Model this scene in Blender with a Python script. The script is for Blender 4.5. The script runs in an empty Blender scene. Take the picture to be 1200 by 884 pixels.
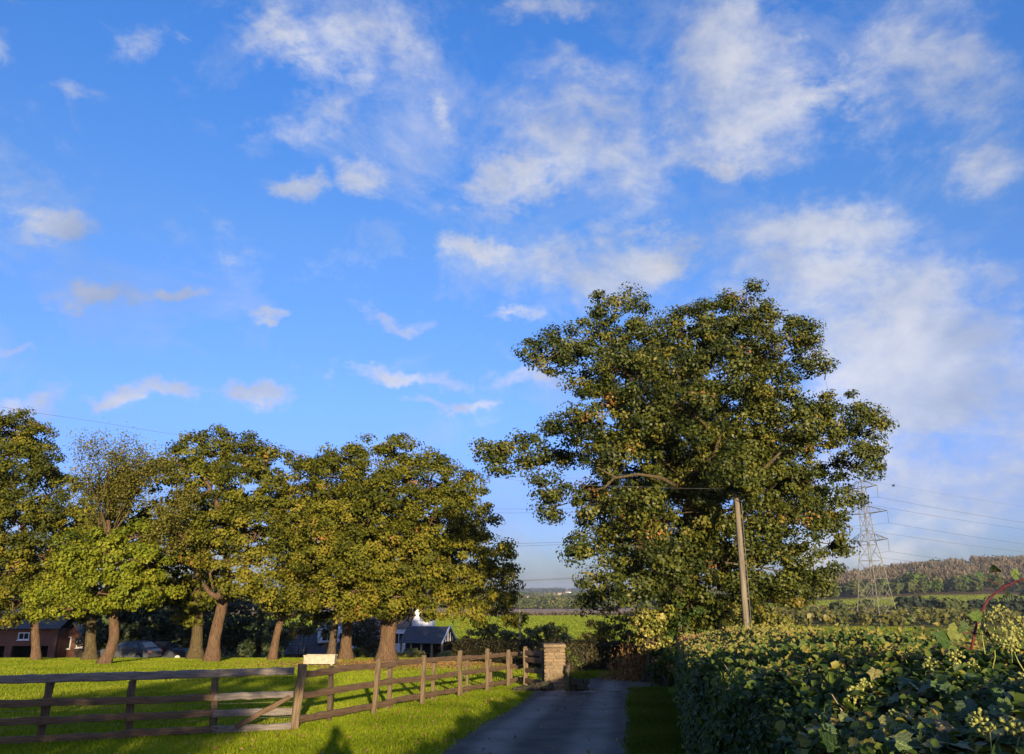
import bpy, math, random
import numpy as np
from mathutils import Vector, Matrix

R = math.radians
rng = np.random.default_rng(7)
random.seed(7)
scene = bpy.context.scene
COL = scene.collection

# ------------------------------------------------------------------ camera
PITCH = R(15.4); FPX = 900.0; CAMZ = 1.6
cd = bpy.data.cameras.new('camera'); cam = bpy.data.objects.new('camera', cd); COL.objects.link(cam)
cam.location = (0, 0, CAMZ); cam.rotation_euler = (R(90) + PITCH, 0, 0)
cd.sensor_width = 36; cd.lens = 36 * FPX / 1200; cd.clip_start = 0.05; cd.clip_end = 30000
scene.camera = cam

# ------------------------------------------------------------------ light
SUN_EL = R(9.4); SHADOW_AZ = R(-11.8)          # shadows run forward and a little to the left
trav = Vector((math.sin(SHADOW_AZ) * math.cos(SUN_EL), math.cos(SHADOW_AZ) * math.cos(SUN_EL), -math.sin(SUN_EL)))
sd = bpy.data.lights.new('sun', 'SUN'); sd.energy = 5.0; sd.angle = R(0.55); sd.color = (1.0, 0.80, 0.52)
sun = bpy.data.objects.new('sun', sd); COL.objects.link(sun)
sun.rotation_euler = trav.to_track_quat('-Z', 'Y').to_euler(); sun.location = (20, -60, 40)

scene.view_settings.view_transform = 'Standard'
scene.view_settings.look = 'None'
scene.view_settings.exposure = 0.97
scene.view_settings.gamma = 1.0
scene.view_settings.use_curve_mapping = False
scene.render.engine = 'CYCLES'
cy = scene.cycles
cy.use_denoising = True
try:
    cy.denoiser = 'OPENIMAGEDENOISE'; cy.denoising_input_passes = 'RGB_ALBEDO_NORMAL'; cy.denoising_prefilter = 'ACCURATE'
except Exception: pass
cy.max_bounces = 6; cy.diffuse_bounces = 3; cy.glossy_bounces = 2; cy.transmission_bounces = 4; cy.volume_bounces = 0
cy.transparent_max_bounces = 8; cy.caustics_reflective = False; cy.caustics_refractive = False

def raydir(x, y):
    cx = (x - 600) / FPX; c = (442 - y) / FPX
    return np.array([cx, math.cos(PITCH) - c * math.sin(PITCH), math.sin(PITCH) + c * math.cos(PITCH)])
def at(x, y, Y):
    """point seen at photograph pixel (x, y) at Y metres ahead of the camera"""
    d = raydir(x, y); return np.array([0, 0, CAMZ]) + d * (Y / d[1])
def mpp(y, Y):
    """metres per photograph pixel at that place"""
    return Y / raydir(600, y)[1] / FPX

# ------------------------------------------------------------------ sky
W = bpy.data.worlds.new('World'); scene.world = W; W.use_nodes = True
nt = W.node_tree; nt.nodes.clear()
SKY_STRENGTH = 0.138
class NT:
    """tiny helper for writing node trees"""
    def __init__(s, tree): s.t = tree
    def n(s, typ, **kw):
        nd = s.t.nodes.new(typ)
        for k, v in kw.items(): setattr(nd, k, v)
        return nd
    def put(s, sock, v):
        if hasattr(v, 'is_output'): s.t.links.new(v, sock)
        elif v is not None: sock.default_value = v
    def math(s, op, a, b=None, c=None, clamp=False):
        m = s.n('ShaderNodeMath', operation=op); m.use_clamp = clamp
        s.put(m.inputs[0], a); s.put(m.inputs[1], b); s.put(m.inputs[2], c); return m.outputs[0]
    def vmath(s, op, a, b=None):
        m = s.n('ShaderNodeVectorMath', operation=op)
        s.put(m.inputs[0], a); s.put(m.inputs[1], b)
        return m.outputs['Value'] if op in ('LENGTH', 'DOT_PRODUCT') else m.outputs[0]
    def mix(s, f, a, b, blend='MIX'):
        m = s.n('ShaderNodeMix', data_type='RGBA', blend_type=blend); m.clamp_factor = True
        s.put(m.inputs[0], f); s.put(m.inputs[6], a); s.put(m.inputs[7], b); return m.outputs[2]
    def noise(s, vec, scale, detail=4, rough=0.55, out=0, dist=0.0):
        m = s.n('ShaderNodeTexNoise'); m.inputs['Scale'].default_value = scale
        m.inputs['Detail'].default_value = detail; m.inputs['Roughness'].default_value = rough
        m.inputs['Distortion'].default_value = dist
        if vec is not None: s.put(m.inputs['Vector'], vec)
        return m.outputs[out]
    def ramp(s, f, stops, interp='LINEAR'):
        m = s.n('ShaderNodeValToRGB'); cr = m.color_ramp; cr.interpolation = interp
        while len(cr.elements) < len(stops): cr.elements.new(0.5)
        for e, (p, c) in zip(cr.elements, stops):
            e.position = p; e.color = (*c, 1) if len(c) == 3 else c
        s.put(m.inputs[0], f); return m.outputs[0]
    def mrange(s, v, a, b, c=0.0, d=1.0, interp='LINEAR'):
        m = s.n('ShaderNodeMapRange', interpolation_type=interp)
        for i, q in enumerate((v, a, b, c, d)): s.put(m.inputs[i], q)
        return m.outputs[0]

w = NT(nt)
sky = w.n('ShaderNodeTexSky', sky_type='NISHITA'); sky.sun_disc = False
sky.sun_elevation = SUN_EL; sky.sun_rotation = R(168.2); sky.altitude = 50
sky.air_density = 1.0; sky.dust_density = 0.6; sky.ozone_density = 3.0
tc = w.n('ShaderNodeTexCoord')
D = tc.outputs['Generated']
sp = w.n('ShaderNodeSeparateXYZ'); w.put(sp.inputs[0], D)
dx, dy, dz = sp.outputs
# a vivid print of the same sky
hs = w.n('ShaderNodeHueSaturation'); hs.inputs['Saturation'].default_value = 1.22; hs.inputs['Value'].default_value = 1.0
hs.inputs['Hue'].default_value = 0.512
w.put(hs.inputs['Color'], sky.outputs[0])
skycol = w.mix(1.0, hs.outputs[0], w.ramp(w.math('MAXIMUM', dz, 0.0), [(0, (.33, .37, .74)), (.10, (.48, .48, .86)), (.22, (.95, .78, .98)), (.42, (1.46, 1.05, 1.02)), (.60, (1.4, 1.19, 1.25))]), 'MULTIPLY')
ysafe = w.math('MAXIMUM', dy, 0.05)
u = w.math('DIVIDE', dx, ysafe); v = w.math('DIVIDE', dz, ysafe)
uv = w.n('ShaderNodeCombineXYZ'); w.put(uv.inputs[0], u); w.put(uv.inputs[1], v)
nz = w.noise(D, 5.5, 7, 0.62, out=1)
warp = w.vmath('SUBTRACT', nz, (0.5, 0.5, 0.5))
wsc = w.n('ShaderNodeVectorMath', operation='SCALE'); w.put(wsc.inputs[0], warp); wsc.inputs['Scale'].default_value = 0.19
uvw = w.vmath('ADD', uv.outputs[0], wsc.outputs[0])
# cumulus scraps: photograph pixel, half sizes, turn, weight
CL = [(62,265,66,36,0,1.15),(110,348,80,20,4,1.05),(195,342,48,17,-8,1.0),(340,210,40,24,0,.85),(412,208,42,26,0,.75),
      (300,458,70,19,-3,.95),(172,462,70,13,2,.9),(45,466,62,18,0,.85),(470,376,62,18,-8,.75),(318,381,40,9,0,.7),
      (160,65,44,36,40,.42),(300,45,60,60,30,.62),(440,40,110,62,0,.66),(395,135,80,48,20,.62),(72,118,48,14,0,.42),
      (525,115,26,50,10,.5),(645,15,85,32,0,.85),(555,302,70,22,-8,.85),(700,308,135,46,8,1.0),(785,282,62,40,0,.9),
      (600,225,85,44,15,.85),(690,150,115,95,10,.80),(850,55,85,75,0,.8),(870,130,130,105,-15,.92),(985,100,60,60,0,.6),
      (1120,90,160,120,10,.80),(1165,190,95,42,10,.68),(950,268,150,46,4,.95),(1010,335,160,75,0,.98),(1075,400,200,80,-5,1.0),
      (1180,325,80,48,0,.85),(1110,465,210,85,0,1.15),(1130,565,220,95,0,.9),(480,440,95,15,0,.7),(520,476,75,13,-4,.75),
      (612,372,62,15,0,.7),(860,190,62,22,0,.65),(600,455,90,22,0,.7),(20,410,40,9,0,.6),(930,40,40,20,0,.5),(1060,640,150,40,0,.8)]
mask = veil = None
for (x, y, rx, ry, rot, wt) in CL:
    d0 = raydir(x, y); k = 1 / FPX / d0[1]; thin = rx * ry > 3800            # the broad ones are thin veils
    mp = w.n('ShaderNodeMapping', vector_type='TEXTURE'); w.put(mp.inputs[0], uvw)
    mp.inputs[1].default_value = (d0[0] / d0[1], d0[2] / d0[1], 0); g_ = 1.55 if thin else 1.45
    mp.inputs[2].default_value = (0, 0, R(rot)); mp.inputs[3].default_value = (rx * g_ * k, ry * g_ * k / d0[1] ** .5, 1)
    b = w.mrange(w.vmath('LENGTH', mp.outputs[0]), 1.0, 0.0, 0.0, wt if thin else wt * 1.12, 'SMOOTHSTEP')
    if thin: veil = b if veil is None else w.math('MAXIMUM', veil, b)
    else: mask = b if mask is None else w.math('MAXIMUM', mask, b)
# the same kind of broken cloud over the rest of the dome
zz = w.math('ADD', w.math('MAXIMUM', dz, 0.0), 0.22)
pl = w.n('ShaderNodeCombineXYZ'); w.put(pl.inputs[0], w.math('DIVIDE', dx, zz)); w.put(pl.inputs[1], w.math('DIVIDE', dy, zz))
gen = w.mrange(w.noise(pl.outputs[0], 1.1, 5, 0.55), 0.47, 0.72, 0.0, 0.95)
inview = w.math('MULTIPLY', w.mrange(w.math('ABSOLUTE', u), 0.85, 0.70, 0, 1),
                w.math('MULTIPLY', w.mrange(v, 1.15, 0.95, 0, 1), w.mrange(dy, 0.2, 0.4, 0, 1)))
mm = w.n('ShaderNodeMix', data_type='FLOAT'); w.put(mm.inputs[0], inview); w.put(mm.inputs[2], gen); w.put(mm.inputs[3], mask)
msk = mm.outputs[0]
vv = w.n('ShaderNodeMapping'); w.put(vv.inputs[0], D); vv.inputs[3].default_value = (1, 1, 1.5)
fine = w.noise(vv.outputs[0], 16.0, 10, 0.66, dist=0.2)
soft = w.noise(D, 4.0, 3, 0.5)
dens = w.math('ADD', msk, w.math('MULTIPLY', w.math('SUBTRACT', fine, 0.5), 2.0))
a1 = w.mrange(dens, 0.26, 1.08, 0.0, 0.80, 'SMOOTHSTEP')
mid_ = w.noise(vv.outputs[0], 7.5, 8, 0.6, dist=0.15)
dens2 = w.math('ADD', w.math('MULTIPLY', veil, inview), w.math('ADD', w.math('MULTIPLY', w.math('SUBTRACT', mid_, 0.5), 1.7), w.math('MULTIPLY', w.math('SUBTRACT', fine, 0.5), 1.3)))
a2 = w.mrange(dens2, 0.14, 1.05, 0.0, 0.78, 'SMOOTHSTEP')
wisp = w.mrange(w.noise(vv.outputs[0], 5.0, 10, 0.66, dist=.4), 0.50, 0.80, 0.0, 0.55)
a12 = w.math('SUBTRACT', w.math('ADD', a1, a2), w.math('MULTIPLY', a1, a2))
alpha = w.math('SUBTRACT', w.math('ADD', a12, wisp), w.math('MULTIPLY', a12, wisp))
shade = w.math('ADD', w.math('MULTIPLY', soft, 0.55), w.math('MULTIPLY', mid_, 0.6))
ccol = w.ramp(shade, [(0.42, (0.36, 0.43, 0.60)), (0.56, (0.55, 0.59, 0.71)), (0.72, (0.86, 0.85, 0.87))])
csc = w.n('ShaderNodeVectorMath', operation='SCALE'); w.put(csc.inputs[0], ccol); csc.inputs['Scale'].default_value = 0.49 / SKY_STRENGTH
# horizon haze whitens the lowest few degrees
final = w.mix(alpha, skycol, csc.outputs[0])
bg = w.n('ShaderNodeBackground'); w.put(bg.inputs[0], final); bg.inputs[1].default_value = SKY_STRENGTH
wo = w.n('ShaderNodeOutputWorld'); nt.links.new(bg.outputs[0], wo.inputs[0])
W.cycles.sampling_method = 'MANUAL'; W.cycles.sample_map_resolution = 512

# ------------------------------------------------------------------ materials
def new_mat(name):
    m = bpy.data.materials.new(name); m.use_nodes = True
    t = m.node_tree; t.nodes.clear(); h = NT(t)
    out = h.n('ShaderNodeOutputMaterial'); return m, h, out
def principled(h, out, color, rough=0.7, spec=0.3, bump=None, bump_str=0.3, bump_dist=0.02, metal=0.0, normal=None):
    p = h.n('ShaderNodeBsdfPrincipled'); h.put(p.inputs['Base Color'], color); h.put(p.inputs['Roughness'], rough)
    p.inputs['Specular IOR Level'].default_value = spec; p.inputs['Metallic'].default_value = metal
    if bump is not None:
        b = h.n('ShaderNodeBump'); b.inputs['Strength'].default_value = bump_str; b.inputs['Distance'].default_value = bump_dist
        h.put(b.inputs['Height'], bump); h.put(p.inputs['Normal'], b.outputs[0])
    if normal is not None: h.put(p.inputs['Normal'], normal)
    h.t.links.new(p.outputs[0], out.inputs[0]); return p
def pos(h):
    g = h.n('ShaderNodeNewGeometry'); return g.outputs['Position']
def objco(h):
    g = h.n('ShaderNodeTexCoord'); return g.outputs['Object']

def leaf_mat(name, stops, trans=0.25, rough=0.45, spec=0.35, by_object=False):
    m, h, out = new_mat(name)
    if by_object:
        f = h.n('ShaderNodeObjectInfo').outputs['Random']
    else:
        a = h.n('ShaderNodeAttribute'); a.attribute_name = 'tint'; f = a.outputs['Fac']
    c = h.ramp(f, stops)
    p = h.n('ShaderNodeBsdfPrincipled'); h.put(p.inputs['Base Color'], c); p.inputs['Roughness'].default_value = rough
    p.inputs['Specular IOR Level'].default_value = spec
    tr = h.n('ShaderNodeBsdfTranslucent'); h.put(tr.inputs[0], h.mix(1.0, c, (1.3, 1.25, 0.5, 1), 'MULTIPLY'))
    ms = h.n('ShaderNodeMixShader'); ms.inputs[0].default_value = trans
    h.t.links.new(p.outputs[0], ms.inputs[1]); h.t.links.new(tr.outputs[0], ms.inputs[2]); h.t.links.new(ms.outputs[0], out.inputs[0])
    return m
def noisy_mat(name, c1, c2, scale=8, rough=0.8, spec=0.2, bump=0.4, bdist=0.02, detail=6, stretch=None, metal=0.0, c3=None):
    m, h, out = new_mat(name); v = objco(h)
    if stretch:
        mp = h.n('ShaderNodeMapping'); h.put(mp.inputs[0], v); mp.inputs[3].default_value = stretch; v = mp.outputs[0]
    n1 = h.noise(v, scale, detail, 0.6)
    st = [(0.3, c1), (0.7, c2)] + ([(0.85, c3)] if c3 else [])
    principled(h, out, h.ramp(n1, st), rough, spec, bump=h.noise(v, scale * 2.3, detail, 0.65), bump_str=bump, bump_dist=bdist, metal=metal)
    return m

M = {}
M['oak'] = leaf_mat('oak_leaf', [(0, (.022, .034, .006)), (.35, (.054, .069, .010)), (.65, (.116, .118, .014)), (.86, (.17, .138, .022)), (.93, (.25, .115, .035)), (1, (.34, .10, .035))], .13, .48, .24)
M['oak_left'] = leaf_mat('field_oak_leaf', [(0, (.030, .039, .005)), (.35, (.074, .083, .009)), (.65, (.144, .142, .013)), (.88, (.20, .166, .020)), (.95, (.27, .12, .04)), (1, (.33, .10, .04))], .15, .6, .10)
M['oak_brown'] = leaf_mat('browning_oak_leaf', [(0, (.06, .066, .010)), (.5, (.135, .135, .02)), (1, (.21, .165, .035))], .25, .55, .15)
M['maple'] = leaf_mat('maple_leaf', [(0, (.06, .085, .008)), (.5, (.155, .185, .012)), (1, (.24, .245, .02))], .25, .55, .15)
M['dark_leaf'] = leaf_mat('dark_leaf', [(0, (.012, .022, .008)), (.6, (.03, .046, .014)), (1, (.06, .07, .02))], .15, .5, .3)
M['olive_leaf'] = leaf_mat('olive_leaf', [(0, (.05, .06, .012)), (.6, (.13, .125, .025)), (1, (.22, .18, .04))], .25, .5, .3)
M['yellow_leaf'] = leaf_mat('yellow_leaf', [(0, (.10, .12, .015)), (.5, (.25, .25, .04)), (1, (.45, .36, .10))], .3, .45, .4)
M['hedge_leaf'] = leaf_mat('hedge_leaf', [(0, (.022, .042, .009)), (.4, (.046, .080, .013)), (.68, (.095, .125, .016)), (.85, (.21, .19, .03)), (.95, (.20, .14, .04)), (1, (.20, .06, .05))], .22, .5, .2)
def ivy_one():
    m, h, out = new_mat('ivy_leaf'); v = objco(h)
    c = h.ramp(h.n('ShaderNodeObjectInfo').outputs['Random'], [(0, (.024, .052, .012)), (.5, (.050, .098, .018)), (.8, (.095, .140, .024)), (.93, (.20, .18, .045)), (1, (.20, .13, .05))])
    s_ = h.n('ShaderNodeSeparateXYZ'); h.put(s_.inputs[0], v); ay = h.math('ABSOLUTE', s_.outputs[1])
    rib = h.mrange(ay, .012, .03, 1, 0)
    side = h.mrange(h.math('ABSOLUTE', h.math('SUBTRACT', h.math('FRACT', h.math('MULTIPLY', h.math('SUBTRACT', s_.outputs[0], h.math('MULTIPLY', ay, .7)), 4.5)), .5)), .0, .07, 1, 0)
    ve = h.math('MAXIMUM', rib, h.math('MULTIPLY', side, .7)); mot = h.noise(v, 5, 5, .65)
    c = h.mix(1.0, c, h.ramp(mot, [(.3, (.65, .65, .65)), (.7, (1.3, 1.3, 1.25))]), 'MULTIPLY')
    c = h.mix(h.math('MULTIPLY', ve, .45), c, (.13, .17, .06, 1))
    p = principled(h, out, c, .38, .4, bump=h.math('ADD', h.math('MULTIPLY', ve, -.5), mot), bump_str=.5, bump_dist=.06); return m
M['hedge_leaf_one'] = ivy_one()
M['brown_hedge'] = leaf_mat('brown_hedge_leaf', [(0, (.022, .022, .010)), (.6, (.045, .042, .016)), (1, (.085, .06, .03))], .12, .6, .2)
M['fern'] = leaf_mat('dead_fern', [(0, (.10, .05, .02)), (.5, (.25, .13, .05)), (1, (.36, .22, .10))], .2, .7, .1)
M['grass'] = leaf_mat('grass_blade', [(0, (.09, .125, .006)), (.5, (.205, .275, .010)), (.85, (.33, .36, .015)), (.97, (.40, .34, .06)), (1, (.48, .38, .16))], .38, .6, .10)
M['strip'] = leaf_mat('shade_tinted_blade', [(0, (.045, .065, .006)), (.5, (.095, .125, .010)), (.85, (.15, .155, .018)), (1, (.20, .15, .06))], .3, .6, .10)  # darker, browner copy of the grass with the hedge's shade in its colour
M['lawn'] = leaf_mat('lawn_blade', [(0, (.10, .145, .008)), (.5, (.21, .27, .014)), (.85, (.29, .32, .022)), (1, (.38, .32, .08))], .38, .6, .1)
M['far_leaf'] = leaf_mat('far_leaf', [(0, (.035, .05, .018)), (.5, (.085, .10, .03)), (1, (.16, .14, .05))], .15, .7, .1)
M['far_bare'] = leaf_mat('bare_wood', [(0, (.06, .050, .035)), (.5, (.125, .100, .068)), (1, (.19, .148, .10))], .1, .8, .05)
M['far_dark'] = leaf_mat('far_dark_leaf', [(0, (.012, .02, .015)), (1, (.04, .055, .03))], .1, .7, .1)
M['far_green'] = leaf_mat('far_green_leaf', [(0, (.04, .075, .015)), (1, (.13, .18, .035))], .2, .7, .1)
M['bark'] = noisy_mat('oak_bark', (.075, .047, .029), (.26, .165, .10), 4, .9, .1, 1.0, .12, stretch=(5, 5, .7))
M['bark_dark'] = noisy_mat('dark_bark', (.05, .038, .025), (.14, .10, .065), 5, .9, .1, .9, .05, stretch=(4, 4, .8))
M['bark_green'] = noisy_mat('lichen_bark', (.055, .042, .022), (.17, .13, .065), 4, .9, .1, 1.0, .1, stretch=(4, 4, .8))
M['twig'] = noisy_mat('pale_twig', (.22, .15, .10), (.40, .29, .20), 9, .9, .1, .4, .02)
M['rail'] = noisy_mat('weathered_rail', (.075, .045, .026), (.19, .125, .075), 7, .85, .15, .8, .02, stretch=(.6, 6, 6), c3=(.30, .23, .17))
M['rail_grey'] = noisy_mat('grey_rail', (.10, .085, .07), (.26, .22, .19), 7, .85, .15, .7, .02, stretch=(.6, 6, 6), c3=(.42, .39, .36))
M['post'] = noisy_mat('weathered_post', (.075, .052, .030), (.22, .16, .095), 6, .85, .15, .8, .02, stretch=(6, 6, .6), c3=(.28, .24, .17))
M['post_dark'] = noisy_mat('dark_post', (.05, .036, .025), (.13, .095, .065), 6, .85, .15, .7, .02, stretch=(6, 6, .6))
M['brace'] = noisy_mat('pale_brace', (.18, .15, .06), (.36, .32, .14), 6, .85, .15, .5, .02)
M['pole'] = noisy_mat('pole_wood', (.10, .082, .058), (.24, .20, .15), 4, .85, .15, .6, .02, stretch=(7, 7, .35))
def stone_mat():
    m, h, out = new_mat('wall_stone'); v = objco(h); r = h.n('ShaderNodeObjectInfo').outputs['Random']
    c = h.ramp(h.noise(v, 2.2, 6, .65), [(.3, (.17, .12, .07)), (.7, (.31, .235, .15))])
    c = h.mix(1.0, c, h.ramp(r, [(0, (.72, .70, .66)), (.5, (1, 1, 1)), (1, (1.25, 1.18, 1.05))]), 'MULTIPLY')
    principled(h, out, c, .92, .12, bump=h.noise(v, 5, 6, .7), bump_str=.7, bump_dist=.06); return m
M['stone'] = stone_mat()
M['mortar'] = noisy_mat('mortar', (.16, .12, .08), (.26, .20, .14), 20, .95, .1, .5, .01)
M['stone_dark'] = noisy_mat('shadow_dark_stone', (.035, .034, .022), (.10, .088, .06), 8, .95, .1, .7, .03)  # shadow beside the pillar put into the stone colour
M['white_paint'] = noisy_mat('white_paint', (.66, .64, .58), (.82, .80, .76), 6, .6, .3, .15, .01)
M['cream_paint'] = noisy_mat('cream_paint', (.26, .23, .16), (.48, .42, .31), 5, .7, .2, .3, .01)
M['white_board'] = noisy_mat('white_boarding', (.60, .62, .66), (.78, .79, .80), 5, .6, .3, .15, .01)
M['slate'] = noisy_mat('slate', (.045, .045, .05), (.10, .10, .105), 9, .7, .3, .4, .03)
M['tile'] = noisy_mat('brown_tile', (.13, .085, .065), (.24, .165, .125), 8, .85, .2, .5, .03)
M['brick'] = noisy_mat('red_brick', (.12, .055, .038), (.22, .105, .07), 11, .9, .15, .5, .02)
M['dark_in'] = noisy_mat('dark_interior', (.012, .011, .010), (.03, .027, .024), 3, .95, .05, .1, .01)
M['timber'] = noisy_mat('dark_timber', (.04, .03, .022), (.11, .085, .06), 7, .85, .15, .4, .02)
M['timber_pale'] = noisy_mat('pale_timber', (.22, .17, .11), (.38, .31, .22), 7, .85, .15, .4, .02)
M['metal'] = noisy_mat('galvanised_steel', (.15, .14, .11), (.26, .24, .18), 2, .6, .3, .1, .005)
M['wire'] = noisy_mat('dark_wire', (.05, .05, .055), (.09, .09, .10), 3, .6, .3, .1, .005)
M['ceramic'] = noisy_mat('insulator', (.12, .15, .17), (.22, .26, .28), 5, .3, .5, .1, .005)
M['car_blue'] = noisy_mat('dark_car_paint', (.02, .025, .04), (.03, .035, .05), 2, .25, .5, .02, .001)
M['car_grey'] = noisy_mat('grey_car_paint', (.06, .06, .065), (.08, .08, .085), 2, .25, .5, .02, .001)
M['rubber'] = noisy_mat('rubber', (.015, .015, .015), (.03, .03, .03), 8, .8, .2, .2, .005)
M['chrome'] = noisy_mat('wheel_rim', (.4, .4, .4), (.55, .55, .55), 5, .3, .5, .05, .002, metal=.8)
M['lamp'] = noisy_mat('lamp_lens', (.45, .15, .10), (.55, .2, .15), 8, .2, .5, .1, .002)
M['cane'] = noisy_mat('bramble_cane', (.085, .018, .024), (.17, .04, .045), 30, .5, .35, .3, .002)
M['umbel'] = noisy_mat('ivy_flower', (.17, .19, .04), (.34, .33, .09), 60, .6, .3, .2, .002)
M['cloth'] = noisy_mat('dark_cloth', (.03, .035, .05), (.06, .065, .08), 8, .9, .1, .3, .01)
M['skin'] = noisy_mat('skin', (.42, .26, .19), (.52, .34, .26), 8, .6, .3, .1, .002)
M['black'] = noisy_mat('black_plastic', (.015, .015, .016), (.03, .03, .03), 8, .4, .4, .1, .002)
M['feather'] = noisy_mat('dark_feather', (.01, .01, .012), (.03, .03, .03), 8, .7, .2, .1, .002)
def glass_mat():
    m, h, out = new_mat('window_glass')
    principled(h, out, (.02, .025, .03, 1), .05, .8); return m
M['glass'] = glass_mat()
def asphalt():
    m, h, out = new_mat('worn_asphalt'); v = pos(h)
    # across-the-drive coordinate for the worn wheel tracks
    s = h.n('ShaderNodeSeparateXYZ'); h.put(s.inputs[0], v)
    c = h.math('SUBTRACT', s.outputs[0], h.math('MULTIPLY', s.outputs[1], 0.146))
    wob = h.math('MULTIPLY', h.math('SUBTRACT', h.noise(v, .5, 2), .5), .35)
    t = h.math('ABSOLUTE', h.math('ADD', h.math('SUBTRACT', c, -1.38), wob))
    tr = h.mrange(h.math('ABSOLUTE', h.math('SUBTRACT', t, .70)), .45, .10, 0, 1, 'SMOOTHSTEP')
    g = h.noise(v, 55, 4, .7); b = h.noise(v, 2.2, 5, .6)
    base = h.ramp(b, [(.3, (.048, .042, .036)), (.7, (.092, .080, .068))])
    base = h.mix(h.math('MULTIPLY', tr, .6), base, (.25, .22, .185, 1))
    base = h.mix(.55, base, h.ramp(g, [(.35, (.35, .35, .35)), (.65, (1.35, 1.33, 1.3))]), 'MULTIPLY')
    pat = h.noise(v, .9, 6, .7); base = h.mix(1.0, base, h.ramp(pat, [(.35, (.62, .62, .62)), (.5, (1, 1, 1)), (.68, (1.35, 1.33, 1.3))]), 'MULTIPLY')
    edge = h.mrange(t, 1.12, 1.32, 0, 1)
    moss = h.mix(h.math('MULTIPLY', edge, h.mrange(h.noise(v, 6, 5, .7), .42, .6, 0, .85)), base, (.09, .095, .03, 1))
    principled(h, out, moss, .8, .3, bump=g, bump_str=.6, bump_dist=.012); return m
M['asphalt'] = asphalt()
def ground_mat():
    m, h, out = new_mat('ground_cover'); v = pos(h)
    a = h.n('ShaderNodeAttribute'); a.attribute_name = 'zone'
    n1 = h.noise(v, 1.7, 6, .65); n2 = h.noise(v, 0.06, 5, .6)
    k = h.math('MULTIPLY', h.mrange(n1, .25, .75, .65, 1.35), h.mrange(n2, .3, .7, .8, 1.2))
    sc = h.n('ShaderNodeVectorMath', operation='SCALE'); h.put(sc.inputs[0], a.outputs['Color']); h.put(sc.inputs['Scale'], k)
    # turf is a mass of upright blades: scatter the normal strongly
    nn = h.n('ShaderNodeTexWhiteNoise', noise_dimensions='3D')
    sn = h.n('ShaderNodeVectorMath', operation='SNAP'); h.put(sn.inputs[0], v); sn.inputs[1].default_value = (.04, .04, .04)
    h.put(nn.inputs['Vector'], sn.outputs[0])
    r3 = h.vmath('SUBTRACT', nn.outputs['Color'], (.5, .5, .5))
    r4 = h.vmath('MULTIPLY', r3, (2.6, 2.6, .6))
    g = h.n('ShaderNodeNewGeometry')
    nrm = h.vmath('NORMALIZE', h.vmath('ADD', g.outputs['Normal'], r4))
    d = h.n('ShaderNodeBsdfDiffuse'); h.put(d.inputs[0], sc.outputs[0]); h.put(d.inputs['Normal'], nrm)
    h.t.links.new(d.outputs[0], out.inputs[0]); return m
M['ground'] = ground_mat()
def soil_mat(name, c1, c2):
    return noisy_mat(name, c1, c2, 5, .95, .05, 1.0, .05)
M['soil'] = soil_mat('bare_soil', (.05, .04, .03), (.12, .09, .06))
M['gravel'] = soil_mat('edge_gravel', (.11, .10, .085), (.30, .28, .24))
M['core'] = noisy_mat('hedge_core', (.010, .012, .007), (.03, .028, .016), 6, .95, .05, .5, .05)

# ------------------------------------------------------------------ mesh helpers
ORG = {}
def setp(o, label=None, cat=None, group=None, kind=None):
    if label: o['label'] = label
    if cat: o['category'] = cat
    if group: o['group'] = group
    if kind: o['kind'] = kind
    return o
def thing(name, base, label, cat, group=None, rotz=0.0):
    o = bpy.data.objects.new(name, None); COL.objects.link(o); o.empty_display_size = .2
    o.location = base; o.rotation_euler = (0, 0, rotz); ORG[o.name] = np.array(base, float)
    return setp(o, label, cat, group)
def np_mesh(name, V, F, tint=None, zone=None, smooth=False):
    V = np.ascontiguousarray(V, dtype=np.float32); F = np.ascontiguousarray(F, dtype=np.int32)
    me = bpy.data.meshes.new(name); n, k = F.shape
    me.vertices.add(len(V)); me.vertices.foreach_set('co', V.ravel())
    me.loops.add(n * k); me.loops.foreach_set('vertex_index', F.ravel())
    me.polygons.add(n); me.polygons.foreach_set('loop_start', np.arange(0, n * k, k, dtype=np.int32))
    if smooth: me.polygons.foreach_set('use_smooth', np.ones(n, dtype=bool))
    if tint is not None:
        a = me.attributes.new('tint', 'FLOAT', 'POINT'); a.data.foreach_set('value', np.ascontiguousarray(tint, dtype=np.float32))
    if zone is not None:
        a = me.attributes.new('zone', 'FLOAT_COLOR', 'POINT'); a.data.foreach_set('color', np.ascontiguousarray(zone, dtype=np.float32).ravel())
    me.update(calc_edges=True); return me
def link(name, me, mat, parent=None, loc=None, rot=None, scale=None):
    """link mesh me; loc is in the parent's frame"""
    if mat is not None and not me.materials: me.materials.append(mat)
    o = bpy.data.objects.new(name, me); COL.objects.link(o)
    if parent is not None: o.parent = parent
    if loc is not None: o.location = loc
    if rot is not None: o.rotation_euler = rot
    if scale is not None: o.scale = scale
    return o
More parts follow.
